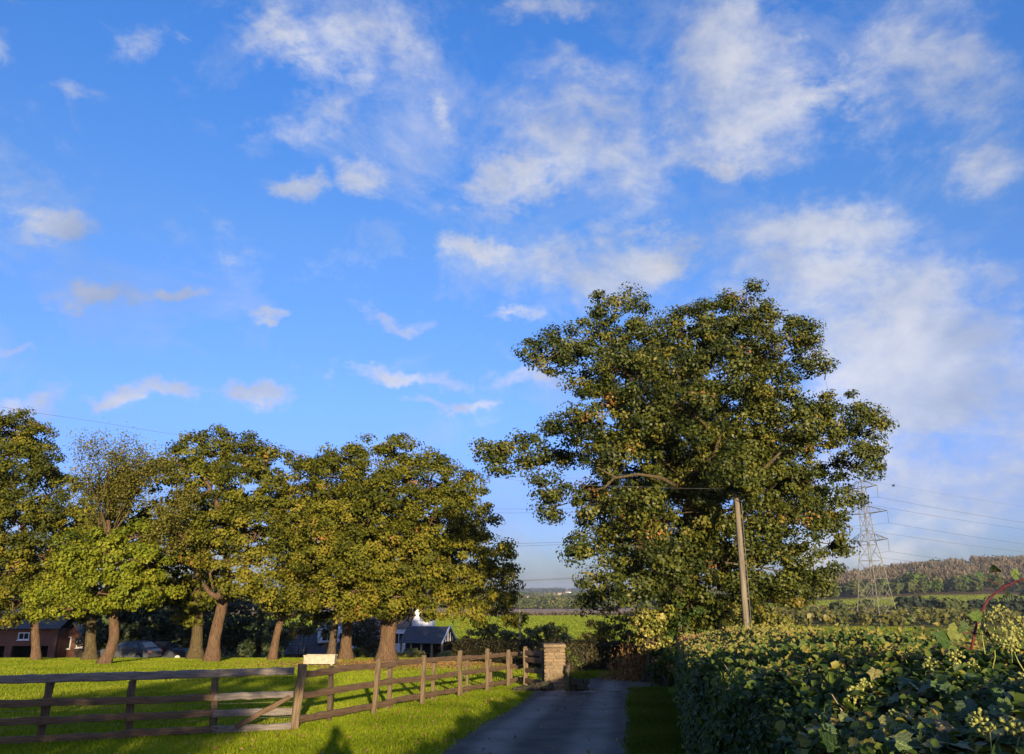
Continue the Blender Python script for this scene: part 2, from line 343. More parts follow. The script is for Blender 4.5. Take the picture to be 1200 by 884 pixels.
class MB:
    """mixed-face mesh builder"""
    def __init__(s): s.v = []; s.f = []
    def add(s, V, F):
        b = len(s.v); s.v += [tuple(float(c) for c in p) for p in V]; s.f += [tuple(int(i) + b for i in q) for q in F]
        return s
    def box(s, c, size, rz=0.0, jit=0.0, M3=None):
        sx, sy, sz = [q / 2 for q in size]
        P = np.array([(-sx,-sy,-sz),(sx,-sy,-sz),(sx,sy,-sz),(-sx,sy,-sz),(-sx,-sy,sz),(sx,-sy,sz),(sx,sy,sz),(-sx,sy,sz)])
        if jit: P = P + rng.normal(0, jit, P.shape)
        if M3 is not None: P = P @ np.array(M3).T
        if rz:
            c_, s_ = math.cos(rz), math.sin(rz); P = P @ np.array([[c_, s_, 0], [-s_, c_, 0], [0, 0, 1]])
        return s.add(P + np.array(c), [(0,3,2,1),(4,5,6,7),(0,1,5,4),(1,2,6,5),(2,3,7,6),(3,0,4,7)])
    def tube(s, path, rad, k=8, rough=0.0, cap=True):
        V, F = tube_np(path, rad, k, rough); s.add(V, F); 
        if cap:
            n = len(path); b = len(s.v) - n * k
            s.f.append(tuple(range(b + k - 1, b - 1, -1))); s.f.append(tuple(range(b + (n - 1) * k, b + n * k)))
        return s
    def bar(s, a, b, t=0.1, k=4): return s.tube([a, b], [t, t], k)
    def mesh(s, name, smooth=False):
        me = bpy.data.meshes.new(name); me.from_pydata(s.v, [], s.f)
        if smooth: me.polygons.foreach_set('use_smooth', np.ones(len(me.polygons), dtype=bool))
        me.update(); return me
    def build(s, name, mat, parent=None, world=True, smooth=False):
        """world=True: vertices are world coordinates"""
        if world and parent is not None:
            o = ORG[parent.name]; s.v = [(p[0]-o[0], p[1]-o[1], p[2]-o[2]) for p in s.v]
            r = link(name, s.mesh(name, smooth), mat, parent); ORG[r.name] = o; return r
        if world:
            A = np.array(s.v); o = np.array([A[:, 0].mean(), A[:, 1].mean(), A[:, 2].min()])
            s.v = [tuple(p) for p in (A - o)]; r = link(name, s.mesh(name, smooth), mat, None, o); ORG[r.name] = o; return r
        r = link(name, s.mesh(name, smooth), mat, parent); ORG[r.name] = ORG.get(parent.name, np.zeros(3)) if parent else np.zeros(3); return r
def tube_np(path, rad, k=8, rough=0.0):
    P = np.array(path, float); n = len(P); rad = np.array(rad, float)
    T = np.gradient(P, axis=0); T /= np.linalg.norm(T, axis=1)[:, None] + 1e-9
    ref = np.array([0.31, 0.83, 0.11]); V = []
    ang = np.arange(k) * 2 * math.pi / k
    for i in range(n):
        a = np.cross(T[i], ref); a /= np.linalg.norm(a) + 1e-9; b = np.cross(T[i], a)
        rr = rad[i] * (1 + (rng.normal(0, rough, k) if rough else 0))
        V.append(P[i] + np.outer(np.cos(ang) * rr, a) + np.outer(np.sin(ang) * rr, b))
    V = np.concatenate(V); F = []
    for i in range(n - 1):
        for j in range(k):
            F.append((i*k+j, i*k+(j+1) % k, (i+1)*k+(j+1) % k, (i+1)*k+j))
    return V, np.array(F)
def tubes_mesh(tubes):
    """many (path, radii, k) tubes -> V, F"""
    Vs, Fs, b = [], [], 0
    for path, rad, k in tubes:
        V, F = tube_np(path, rad, k); Vs.append(V); Fs.append(F + b); b += len(V)
    return np.concatenate(Vs), np.concatenate(Fs)
def unit(A): return A / (np.linalg.norm(A, axis=-1, keepdims=True) + 1e-9)
def leaves(P, N, L, Wd, shape='quad', fold=0.25, T=None):
    n = len(P); N = unit(N)
    t = rng.normal(size=(n, 3)) if T is None else T
    t = unit(t - N * (t * N).sum(1, keepdims=True)); b = np.cross(N, t)
    L = np.broadcast_to(np.asarray(L, float), (n,))[:, None]; Wd = np.broadcast_to(np.asarray(Wd, float), (n,))[:, None]
    up = N * Wd * fold
    if shape == 'quad':
        V = np.stack([P - t*L*.5, P + b*Wd*.5 + up, P + t*L*.5, P - b*Wd*.5 + up], 1).reshape(-1, 3)
        F = np.arange(4 * n).reshape(n, 4); k = 4
    elif shape == 'tri':
        V = np.stack([P - b*Wd*.5, P + b*Wd*.5, P + t*L], 1).reshape(-1, 3); F = np.arange(3 * n).reshape(n, 3); k = 3
    else:                                            # heart-shaped leaf folded on its midrib
        V = np.stack([P - t*L*.38, P - t*L*.22 + b*Wd*.5 + up, P + t*L*.18 + b*Wd*.36 + up, P + t*L*.55 - N*L*.12,
                      P + t*L*.18 - b*Wd*.36 + up, P - t*L*.22 - b*Wd*.5 + up], 1).reshape(-1, 3)
        i = np.arange(n)[:, None] * 6
        F = np.concatenate([i + np.array([[0, 1, 2, 3]]), i + np.array([[0, 3, 4, 5]])]); k = 6
    return V, F, k

# ------------------------------------------------------------------ terrain
KY = [-9000, -90, 0, 50, 80, 150, 300, 600, 1500, 3000, 6000, 9500]
KZ = [4.6, 4.59, 0, -2.55, -5.6, -6.9, -8.4, -12.0, -17.5, -20.0, -9.0, -30.0]
def sstep(a, b, x):
    t = np.clip((x - a) / (b - a), 0, 1); return t * t * (3 - 2 * t)
def ground(x, y):
    x = np.asarray(x, float); y = np.asarray(y, float)
    z = np.interp(y, KY, KZ)
    s = x / np.maximum(y, 1.0)
    hill = np.interp(y, [470, 560, 900, 1300, 2600], [0, 7.0, 41, 41, 0]) * sstep(.12, .62, s) 
    und = 2.0 * np.sin(x * .011 + 1.3) * np.sin(y * .008) * sstep(200, 700, y)
    return z + hill + und
def g1(x, y): return float(ground(x, y))
def gp(x, y): return np.array([x, y, g1(x, y)])
def hit(px, py, lo=2.0, hi=6500.0):
    """where the sight line through a pixel meets the ground"""
    d = raydir(px, py); prev = lo; Y = lo
    while Y < hi:
        p = np.array([0, 0, CAMZ]) + d * (Y / d[1])
        if p[2] <= g1(p[0], p[1]): return gp(p[0], p[1])
        Y *= 1.01
    p = np.array([0, 0, CAMZ]) + d * (hi / d[1]); return gp(p[0], p[1])

ang = np.concatenate([np.arange(-44, 44.01, 1.1), np.arange(47, 316, 4.0)]) * math.pi / 180
rad = np.concatenate([[0.01], 1.5 * 1.027 ** np.arange(0, 329)])
A, Rr = np.meshgrid(ang, rad); X = (np.sin(A) * Rr); Y = (np.cos(A) * Rr)
Z = ground(X, Y)
na, nr = len(ang), len(rad)
V = np.stack([X, Y, Z], -1).reshape(-1, 3)
idx = np.arange(na * nr).reshape(nr, na)
a0 = idx[:-1]; a1 = idx[1:]
F = np.stack([a0, np.roll(a0, -1, 1), np.roll(a1, -1, 1), a1], -1).reshape(-1, 4)
x, y = V[:, 0], V[:, 1]; s = x / np.maximum(y, 1.0)
C = np.ones((len(V), 4)); C[:, :3] = (.10, .155, .02)
def zone(mask, col): C[mask, :3] = col
zone(y > 52, (.075, .07, .03))
zone((y > 125) & (y <= 305 + 14 * np.sin(s * 9) - 40 * s), (.225, .285, .035))
zone((y > 305 + 14 * np.sin(s * 9) - 40 * s), (.42, .31, .21))
zone(y > 560, (.38, .27, .21))
zone(y > 640, (.09, .10, .045))
zone((s > .25) & (y > 90) & (y < 420), (.15, .14, .05))
zone((s > .30) & (y > 120) & (y < 190), (.19, .25, .03))
zone((s > .22) & (y > 430) & (y < 566), (.28, .29, .06))
zone((s > .22) & (y >= 566) & (y < 2500), (.12, .09, .055))
ter = link('ground', np_mesh('ground', V, F, zone=C, smooth=True), M['ground']); setp(ter, kind='structure')

# ------------------------------------------------------------------ driveway
DS = 0.146                                             # the drive heads this much to the right per metre
def drive_r(y): return -0.05 + DS * y + 0.03 * math.sin(y * .9)
def drive_l(y): return -2.70 + DS * y + 0.05 * math.sin(y * .7 + 1)
LV = []
for yy in np.arange(-8, 22.61, .45): LV.append(((drive_l(yy), yy), (drive_r(yy), yy)))
def sheet(name, pairs, dz, mat, nseg=6):
    V, F = [], []
    for (a, b) in pairs:
        for k in range(nseg + 1):
            t = k / nseg; px_, py_ = a[0] + (b[0]-a[0]) * t, a[1] + (b[1]-a[1]) * t
            V.append((px_, py_, g1(px_, py_) + dz))
    for i in range(len(pairs) - 1):
        for k in range(nseg):
            q = i * (nseg + 1) + k; F.append((q, q + 1, q + nseg + 2, q + nseg + 1))
    m = MB(); m.v = V; m.f = F; return m.build(name, mat)
drv = sheet('driveway', LV, .010, M['asphalt']); setp(drv, kind='structure')
lane_pairs = [((1.55, 22.75), (3.30, 22.7)), ((1.75, 24.2), (3.55, 23.9)), ((2.0, 26.2), (4.3, 25.2)), ((2.5, 28.6), (5.6, 26.6)),
              ((3.6, 30.6), (7.5, 27.4)), ((6.0, 31.6), (9.5, 27.6)), ((10.0, 31.8), (14, 27.6)), ((40, 32), (40, 27.8))]
lane = sheet('lane', lane_pairs, .008, M['asphalt']); setp(lane, kind='structure')
# pale concrete lip across the end of the drive
lip = MB()
for k in range(6):
    xa = .55 + k * .47; lip.box((xa + .22, 22.66, g1(xa, 22.66) + .012), (.45, .11, .05), jit=.006)
setp(lip.build('kerb', M['gravel']), kind='structure')
# crumbling gravel margins of the drive
for nm, fn, sg in (('gravel_edge', drive_l, -1), ('gravel_edge', drive_r, 1)):
    n = 2600; yy = rng.uniform(7, 22.6, n); off = np.abs(rng.normal(0, .055, n)) * sg - sg * .03
    xx = np.array([fn(q) for q in yy]) + off
    P = np.stack([xx, yy, ground(xx, yy) + .012], 1); Nn = np.tile([0, 0, 1.0], (n, 1)) + rng.normal(0, .5, (n, 3))
    sz = rng.uniform(.012, .04, n); Vq, Fq, k = leaves(P, Nn, sz, sz * .9, fold=-.5)
    setp(link(nm, np_mesh(nm, Vq, Fq), M['gravel']), 'loose pale grit along the %s edge of the driveway' % ('left' if sg < 0 else 'right'), 'grit', kind='stuff')

# ------------------------------------------------------------------ grass
FC = (-3.7, 14.1); FE = (0.42, 26.6); FL = (-15.5, 8.6)          # fence corner, gate end, left end
def fence_y(x):
    return np.where(x < FC[0], FC[1] + (x - FC[0]) * (FC[1] - FL[1]) / (FC[0] - FL[0]), FC[1] + (x - FC[0]) * (FE[1] - FC[1]) / (FE[0] - FC[0]))
def blades(name, P, hgt, wid, mat, label, per=3, lean=.45):
    n = len(P); P = np.repeat(P, per, 0); m = n * per
    P = P + np.concatenate([rng.normal(0, .02, (m, 2)), np.zeros((m, 1))], 1)
    T = np.concatenate([rng.normal(0, lean, (m, 2)), np.ones((m, 1))], 1)
    Nn = np.concatenate([rng.normal(0, 1, (m, 2)), np.zeros((m, 1))], 1)
    T = unit(T); Nn = unit(Nn - T * (Nn * T).sum(1, keepdims=True)); b = np.cross(T, Nn)
    h_ = (hgt * rng.uniform(.5, 1.2, m))[:, None]; w_ = (wid * rng.uniform(.7, 1.3, m))[:, None]
    Vq = np.stack([P - b * w_, P + b * w_, P + T * h_], 1).reshape(-1, 3)
    patch = .5 + .22 * np.sin(P[:, 0] * 1.3 + 2 * np.sin(P[:, 1] * .7)) * np.sin(P[:, 1] * 1.1 + .4)
    tint = np.clip(patch + rng.normal(0, .17, m) + (rng.random(m) < .025) * .5, 0, 1)
    o = link(name, np_mesh(name, Vq, np.arange(3 * m).reshape(m, 3), tint=np.repeat(tint, 3)), M[mat])
    return setp(o, label, 'grass', kind='stuff')
def scatter(x0, x1, y0, y1, dens, test):
    n = int((x1 - x0) * (y1 - y0) * dens); x = rng.uniform(x0, x1, n); y = rng.uniform(y0, y1, n)
    k = test(x, y) & (np.abs(x) < .78 * y + 1.5); x, y = x[k], y[k]
    return np.stack([x, y, ground(x, y)], 1)
dl = lambda y: -2.70 + DS * y + .05 * np.sin(y * .7 + 1); dr = lambda y: -.05 + DS * y + .03 * np.sin(y * .9)
P = scatter(-11, 1.0, 10.0, 26, 900, lambda x, y: (x < dl(y) + .02 + rng.normal(0, .04, len(x))) & (y < fence_y(x) + .25))
blades('verge_grass', P, .065, .0090, 'grass', 'bright short grass verge between the fence and the driveway')
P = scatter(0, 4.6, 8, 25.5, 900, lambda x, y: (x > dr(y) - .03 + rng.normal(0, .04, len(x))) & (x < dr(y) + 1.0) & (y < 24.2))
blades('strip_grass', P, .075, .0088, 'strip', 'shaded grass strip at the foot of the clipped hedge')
P = scatter(-22, 1.2, 9, 27, 300, lambda x, y: (y > fence_y(x) + .1) & (x < dl(y)))
blades('paddock_grass', P, .078, .0135, 'lawn', 'grass of the paddock just behind the wooden fence')
P = scatter(-44, 4, 27, 51.5, 115, lambda x, y: (y > fence_y(x) + .1) & (x < .03 * y))
blades('lawn_grass', P, .09, .024, 'lawn', 'lawn under the row of old trees', per=2)
n = 62000
yy = 125 + 185 * rng.random(n) ** .8; ss = rng.uniform(-.32, .16, n); xx = ss * yy
k = yy < 303 + 14 * np.sin(ss * 9) - 40 * ss; xx, yy = xx[k], yy[k]
blades('pasture_grass', np.stack([xx, yy, ground(xx, yy)], 1), .22, .10, 'lawn', 'sunlit pasture in the valley beyond the dark hedge', per=1)
n = 40000
yy = rng.uniform(432, 566, n); ss = rng.uniform(.22, .80, n); xx = ss * yy
blades('hill_pasture_grass', np.stack([xx, yy, ground(xx, yy)], 1), .4, .3, 'lawn', 'pale sunlit field below the wooded hill', per=1)
n = 16000
yy = rng.uniform(115, 195, n); ss = rng.uniform(.28, .5, n); xx = ss * yy
blades('meadow_grass', np.stack([xx, yy, ground(xx, yy)], 1), .25, .12, 'lawn', 'strip of green meadow seen past the right side of the big oak', per=1)
# fallen leaves on the verge and the drive
n = 700; yy = rng.uniform(8, 25, n); xx = dl(yy) + rng.normal(-.6, 1.7, n)
P = np.stack([xx, yy, ground(xx, yy) + .045], 1); L_ = rng.uniform(.04, .085, n)
Vq, Fq, kk = leaves(P, np.tile([0, -.25, 1.0], (n, 1)) + rng.normal(0, .35, (n, 3)), L_, L_ * .6)
setp(link('fallen_leaves', np_mesh('fallen_leaves', Vq, Fq, tint=np.repeat(rng.random(n), 4)), M['fern']), 'scattered brown fallen leaves on the grass and driveway', 'leaves', kind='stuff')

n = 7000; xx = rng.normal(-5.0, 3.6, n); yy = rng.normal(41.5, 3.0, n)
P = np.stack([xx, yy, ground(xx, yy) + .06], 1); L_ = rng.uniform(.06, .13, n)
Vq, Fq, kk = leaves(P, np.tile([0, -.5, 1.0], (n, 1)) + rng.normal(0, .4, (n, 3)), L_, L_ * .6)
setp(link('leaf_litter', np_mesh('leaf_litter', Vq, Fq, tint=np.repeat(rng.random(n), 4)), M['fern']), 'brown leaf litter on the lawn below the broad oak', 'leaves', kind='stuff')

# ------------------------------------------------------------------ trees
def bez(a, b, c, n):
    t = np.linspace(0, 1, n)[:, None]; return (1-t)**2 * a + 2*t*(1-t) * b + t*t * c
def crown_leaves(lobes, dens, per, cr, L, Wd, spread=.22, rare=.02, keep=.62, tone=0.0, back=1.0, base_y=None, tops=None):
    """clumps of leaves spread over the shells of many lobes; returns V, F, tint, clump centres per lobe"""
    C0 = np.array([l[0] for l in lobes]); R0 = np.array([l[1] for l in lobes])
    Ps, Ns, Ts, cl = [], [], [], []
    for i, (c, r) in enumerate(zip(C0, R0)):
        area = 4 * math.pi * ((r[0]*r[1]) ** 1.6 / 3 + (r[0]*r[2]) ** 1.6 / 3 + (r[1]*r[2]) ** 1.6 / 3) ** (1 / 1.6)
        n = max(6, int(area * dens * lobes[i][2]))
        d = unit(rng.normal(size=(n, 3))); f = .55 + .45 * rng.random(n) ** .6 + (rng.random(n) < .12) * rng.uniform(.05, .2, n)
        cc = c + d * r * f[:, None]
        ok = np.ones(n, bool)
        for j in range(len(C0)):
            if j != i: ok &= (((cc - C0[j]) / R0[j]) ** 2).sum(1) > keep ** 2
        if base_y is not None: ok &= (cc[:, 1] < base_y) | (rng.random(n) < back)
        cc, d = cc[ok], d[ok]; cl.append(cc)
        if not len(cc): continue
        q = max(4, int(per)); m = len(cc)
        rr = cr * rng.uniform(.6, 1.35, m)
        off = unit(rng.normal(size=(m, q, 3))) * (rng.random((m, q, 1)) ** .45) * rr[:, None, None]
        off[:, :, 2] *= .62
        P = cc[:, None, :] + off
        N = .7 * unit(off) + .45 * d[:, None, :] + np.array([0, 0, .35]) + rng.normal(0, .45, (m, q, 3))
        t = .5 + tone + rng.normal(0, spread, (m, 1)) + rng.normal(0, .13, (m, q))
        if tops: t = t - .13 * np.clip((P[:, :, 2] - tops[0]) / tops[1], -1, 1)
        t = np.where((rng.random((m, 1)) < rare) & (rng.random((m, q)) < .5), rng.uniform(.86, .97, (m, q)), np.minimum(t, .87))
        Ps.append(P.reshape(-1, 3)); Ns.append(N.reshape(-1, 3)); Ts.append(np.clip(t, 0, 1).reshape(-1))
    P = np.concatenate(Ps); N = np.concatenate(Ns); t = np.concatenate(Ts)
    s = rng.uniform(.7, 1.3, len(P)); V, F, k = leaves(P, N, L * s, Wd * s)
    return V, F, np.repeat(t, k), cl
def px_lobes(lst, Y, jit=1.0):
    """(px, py, radius px, metres nearer(-)/farther(+), fill) -> ellipsoids"""
    out = []
    for q in lst:
        x, y, r = q[:3]; dz = q[3] if len(q) > 3 else 0.0; fl = q[4] if len(q) > 4 else 1.0
        c = at(x, y, Y + dz); m = r * mpp(y, Y + dz)
        out.append((c, np.array([m, m * 1.05, m * .92]) * rng.uniform(.95, 1.05, 3), fl))
    return out
def tree(name, label, base, trunk, radii, lobes, leafm, barkm, dens=1.5, per=110, cr=.5, L=.16, Wd=.10, group=None, cat='tree',
         rare=.02, tone=0., twigs=6, back=1.0, flare=1.5, spread=.22, keep=.62, twig_r=.03, limbmat=None, tops=None):
    t = thing(name, base, label, cat, group); b0 = np.array(base)
    T = np.array(trunk, float); n = len(T)
    # resample trunk smoothly
    s = np.linspace(0, n - 1, 14); Tp = np.stack([np.interp(s, range(n), T[:, k]) for k in range(3)], 1)
    Tp[1:-1] = (Tp[:-2] + 2 * Tp[1:-1] + Tp[2:]) / 4
    rr = np.interp(s, range(n), radii); rr[0] *= flare; rr[1] *= 1 + (flare - 1) * .35
    Tp[0, 2] -= .12
    m = MB(); m.tube(Tp, rr, 14, .05); m.build('trunk', M[barkm], t, smooth=True)
    V, F, tint, cl = crown_leaves(lobes, dens, per, cr, L, Wd, spread, rare, keep, tone, back, b0[1] + .5, tops)
    o = link('crown', np_mesh('crown', V - b0, F, tint=tint), M[leafm], t); setp(o, kind='stuff')
    lm = M[limbmat or barkm]
    pool = [(p, q) for p, q in zip(Tp[5:], rr[5:])]
    for j in np.argsort([np.linalg.norm((l[0] - Tp[-4]) * (1, 1, .8)) for l in lobes]):
        c, r, _ = lobes[j]; cc = cl[j]
        PP = np.array([p for p, _ in pool]); RR = np.array([q for _, q in pool]); dd = np.linalg.norm(PP - c, axis=1)
        i = int(np.argmin(dd + 1.6 * np.maximum(0, PP[:, 2] - c[2]) - 3.0 * np.minimum(RR, .25))); a = PP[i]
        ln = dd[i]; mid = a * .5 + c * .5 + np.array([0, 0, .10 * ln]) + rng.normal(0, .10 * ln, 3)
        path = bez(a, mid, c, 9); path[2:-1] += rng.normal(0, .03 * ln, (6, 3))
        r0 = min(RR[i] * .72, .04 + .045 * ln); pool += list(zip(path[2:], np.linspace(r0, r0 * .4, 9)[2:]))
        tb = [(path, np.linspace(r0, min(r0 * .35, .03), 9), 7)]
        if len(cc):
            for e in cc[rng.permutation(len(cc))[:twigs]]:
                st = path[rng.integers(4, 9)]; l2 = np.linalg.norm(e - st)
                tb.append((bez(st, (st + e) / 2 + rng.normal(0, .12 * l2, 3), e, 5), np.linspace(min(.035, max(twig_r * .8, r0 * .3)), .008, 5), 4))
        Vv, Ff = tubes_mesh(tb); link('limb', np_mesh('limb', Vv - b0, Ff, smooth=True), lm, t)
    return t
def px_path(pts, Y): return [at(a, b, Y + (q[0] if q else 0)) for a, b, *q in pts]

# --- the great oak beside the drive end
OY = 31.0
ob = gp(at(800, 740, OY)[0], OY)
ol = [(722,372,36),(700,395,30,.5),(752,408,30,-.5),(800,392,36),(870,368,36,.3),(840,380,36,-.6),(905,395,36),(930,415,32,.4),(942,388,15),(958,428,12),
      (645,418,26,-.5),(622,414,17,-.8),(668,400,24),(690,430,34,-.5),
      (572,528,16,-1.),(600,520,22,-1.2),(628,532,26,-1.2),(640,568,22,-1.4),(646,594,15,-1.3),(668,520,30,-1.),(588,545,14,-1),(652,498,14,-.8),
      (1008,495,26,.5),(985,482,28,.3),(1024,500,14,.6),(1002,540,28,.2),(1018,525,18,.2),(975,585,27,0),(968,625,26,-.4),(990,642,15,-.2),(952,660,28,-.8),(955,500,34,0),
      (735,440,34,-4.2),(790,430,32,-3.6),(850,435,34,-4.1),(905,455,32,-3.0),(760,490,34,-3.3),(700,480,30,-4.3),(820,490,32,-5.2),(880,500,34,-2.6),(935,500,28,-3.5),(715,535,34,-4.0),(780,545,32,-2.4),(850,560,34,-3.8),(910,560,34,-2.3),(955,565,24,-2.5),(695,585,28,-2.6),(745,590,30,-4.5),(812,600,30,-3.4),(880,610,34,-2.5),(935,610,28,-2.8),(690,635,24,-2.2),(735,640,32,-3.0),(790,655,32,-5.0),(850,660,34,-3.0),(905,665,32,-3.0),(705,680,24,-3.7),(750,695,32,-4.9),(810,710,34,-2.8),(870,712,32,-3.7),(925,690,26,-2.4),(955,685,20,-1.4),(765,735,22,-3.1),(690,700,14,-1.7),(680,652,17,-3.0),(840,735,24,-2.9),(800,470,24,-3.9),(770,620,22,-2.5),(840,610,22,-2.7),
      (760,450,60,3.2,1.1),(860,450,62,3.2,1.1),(750,560,62,3.6,1.1),(850,560,70,4.0,1.0),(930,560,50,2.6,.7),(780,660,60,3.4,.7),(880,660,60,3.4,.7),(720,500,44,2.0,.7),(800,400,44,2.4,.7),(880,400,40,2.2,.7),
      (866,560,15,-6.3),(852,545,15,-6.1),(882,565,15,-6.2),(868,535,18,-5.6),(800,540,60,0,1.3),(870,600,60,0,1.1),(760,640,56,0,1.3),(770,470,56,.5,1.1),(860,500,56,.5,1.1),(920,520,44,.5,1.1),(730,590,46,.5,1.1),(820,690,60,0,1)]
tree('oak_tree', 'tall spreading oak with glossy green and russet leaves behind the telephone pole', ob,
     [ob, ob + (.1, 0, 1.6), at(806, 660, OY), at(812, 590, OY), at(818, 520, OY)], [.5, .45, .40, .32, .22],
     px_lobes(ol, OY), 'oak', 'bark', dens=1.85, per=104, cr=.46, L=.126, Wd=.084, rare=.02, tone=-.13, spread=.17, twigs=7, back=.7, limbmat='bark_green', keep=.6)

oak_ = [o for o in bpy.data.objects if o.name == 'oak_tree'][0]; ob0 = ORG[oak_.name]
for pts, r0 in (([(800,575,-3.2),(775,560,-4.2),(748,556,-4.5),(722,560,-4.8),(700,548,-4.8)], .08), ([(812,560,-2.4),(838,530,-3.4),(848,500,-3.6)], .10), ([(842,515,-3.6),(818,490,-4.5),(795,478,-4.8)], .06),
                ([(845,580,-2.8),(885,560,-4.2),(915,530,-4.7)], .10), ([(800,640,-2.6),(772,650,-4.4),(745,640,-5.0)], .10), ([(720,560,-5.2),(708,572,-5.4),(690,575,-5.2)], .05)):
    pa = np.array([at(a, b, OY + d_) for a, b, d_ in pts]); m_ = MB(); m_.tube(pa, np.linspace(r0, r0 * .4, len(pa)), 7, .05); m_.build('limb', M['bark_green'], oak_, smooth=True)

# --- the row of old trees beyond the paddock
def left_tree(label, bx, by, Y, trunk_px, rad_, lob, mat='oak_left', bark='bark', dens=1.35, per=104, **k):
    b = gp(at(bx, by, Y)[0], Y)
    tr = [b] + px_path(trunk_px, Y)
    return tree('oak_tree' if 'oak' in label else 'maple_tree', label, b, tr, [q * .82 for q in rad_], px_lobes([(q[0], q[1], q[2] * .9, *(list(q[3:4]) or [0]), *q[4:5]) if len(q) > 3 else (q[0], q[1], q[2] * .9, rng.normal(0, .5)) for q in lob], Y), mat, bark, dens, per, k.pop('cr', .56), k.pop('L', .155), k.pop('Wd', .105), group='old trees in a row on the lawn', tops=(3.4, 5.0), **k)
left_tree('broad oak with a stout straight trunk, its right side in deep shade', 452, 775, 44, [(454,750),(457,725),(459,690),(456,640)], [.62,.52,.48,.42,.3],
     [(430,545,36),(470,538,36),(505,560,36),(395,560,34),(535,570,28),(380,545,22),(400,600,42,-2.),(455,590,46,-3.),(510,610,44,-2.4),(555,610,34,-.8),(552,575,22),
      (575,650,30,-.6),(595,675,20,-.3),(585,705,22,-.2),(545,660,38,-1.8),(490,660,44,-3.4),(430,650,46,-3.6),(375,640,40,-2.4),(365,690,30,-2.),(410,695,34,-3),(460,700,30,-3),(515,705,32,-2.5),(555,715,22,-1.2),(600,725,12,-.2),
      (430,600,60,3.,.6),(510,620,58,3.,.6),(470,680,50,2.6,.6),(560,680,34,2.2,.6)], rare=.015, spread=.17)
left_tree('tall oak with a leaning pale trunk forking low on its left', 248, 773, 44.5, [(252,745),(259,715),(266,685),(266,650)], [.44,.39,.35,.33,.25],
     [(225,530,28),(255,522,26),(290,530,28),(315,545,24),(205,545,18),(240,562,34,-1),(285,570,38,-1.6),(320,580,30,-1),(255,620,34,-2),(300,625,40,-2.4),(330,650,34,-2),(285,672,34,-2.6),(320,690,28,-2),(215,620,22,-.5,.8),(345,610,24,-1),(232,650,18,-1.8),
      (260,580,46,2.6,.6),(310,610,44,2.6,.6),(250,650,36,3,.5)], tone=.02)
left_tree('slim oak with a slanting thin trunk beside the slate outbuilding', 319, 770, 47, [(324,745),(331,718),(338,690),(346,640)], [.30,.25,.23,.2,.15],
     [(352,562,26),(345,545,18),(372,560,24),(340,590,28,-.8),(366,600,32,-1),(350,650,34,-1.4),(330,700,24,-1.8),(352,705,20,-1.6),(375,610,34,2,.6),(340,640,34,2,.6)], per=60)
left_tree('leafy maple with yellow-green lower leaves, bare twiggy top and crooked trunk', 121, 778, 41.5, [(132,758),(135,738),(131,712),(128,660),(126,610)], [.34,.29,.29,.27,.22,.15],
     [(60,690,26,-.8),(95,665,32,-1),(135,655,34,-1.6),(172,660,30,-1),(188,690,20,-.4),(115,695,30,-2),(155,698,28,-1.6),(80,715,18,-1.4),(50,715,16,-.6),(125,640,28,0),(85,640,24,-.3),(160,630,26,-.4)],
     mat='maple', bark='bark', cr=.5, tone=.06, rare=0, twigs=8)
left_tree('dense dark oak at the left edge with browning top', 42, 776, 47, [(42,750),(40,720),(36,670),(26,610)], [.3,.26,.25,.24,.18],
     [(14,505,30),(40,512,24),(52,535,22),(-15,520,40),(30,550,34,-1),(-20,590,46,-1.5),(20,610,40,-1.6),(60,600,28,-.8),(48,650,32,-1.5),(5,660,42,-2),(-40,660,44,-1),(15,705,30,-2),(-25,720,30,-1.5),
      (75,570,22,1.2),(30,580,44,2.6,.6),(40,660,40,2.6,.6)], tone=-.06, rare=.03)
# the second row, mostly hidden: their trunks and the shade behind
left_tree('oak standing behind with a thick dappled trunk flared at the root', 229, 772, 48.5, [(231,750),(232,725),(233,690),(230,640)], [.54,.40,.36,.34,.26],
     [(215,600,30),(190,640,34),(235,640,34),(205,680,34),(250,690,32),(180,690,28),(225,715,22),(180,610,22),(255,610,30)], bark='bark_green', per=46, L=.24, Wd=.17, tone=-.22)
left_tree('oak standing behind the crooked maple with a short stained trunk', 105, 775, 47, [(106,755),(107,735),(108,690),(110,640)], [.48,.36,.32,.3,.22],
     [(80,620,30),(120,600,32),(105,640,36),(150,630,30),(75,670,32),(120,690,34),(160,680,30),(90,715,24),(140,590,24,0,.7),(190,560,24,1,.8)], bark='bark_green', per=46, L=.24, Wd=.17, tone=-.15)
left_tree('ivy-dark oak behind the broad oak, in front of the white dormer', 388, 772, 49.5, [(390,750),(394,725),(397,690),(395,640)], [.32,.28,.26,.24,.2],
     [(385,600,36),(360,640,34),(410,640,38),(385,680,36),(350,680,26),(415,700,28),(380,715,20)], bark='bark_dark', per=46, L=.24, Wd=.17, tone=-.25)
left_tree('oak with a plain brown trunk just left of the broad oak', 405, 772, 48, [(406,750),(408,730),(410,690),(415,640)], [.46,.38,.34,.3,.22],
     [(440,600,36),(470,640,40),(430,660,36),(500,640,36),(460,700,30),(520,680,34),(425,705,22)], per=46, L=.24, Wd=.17, tone=-.15)

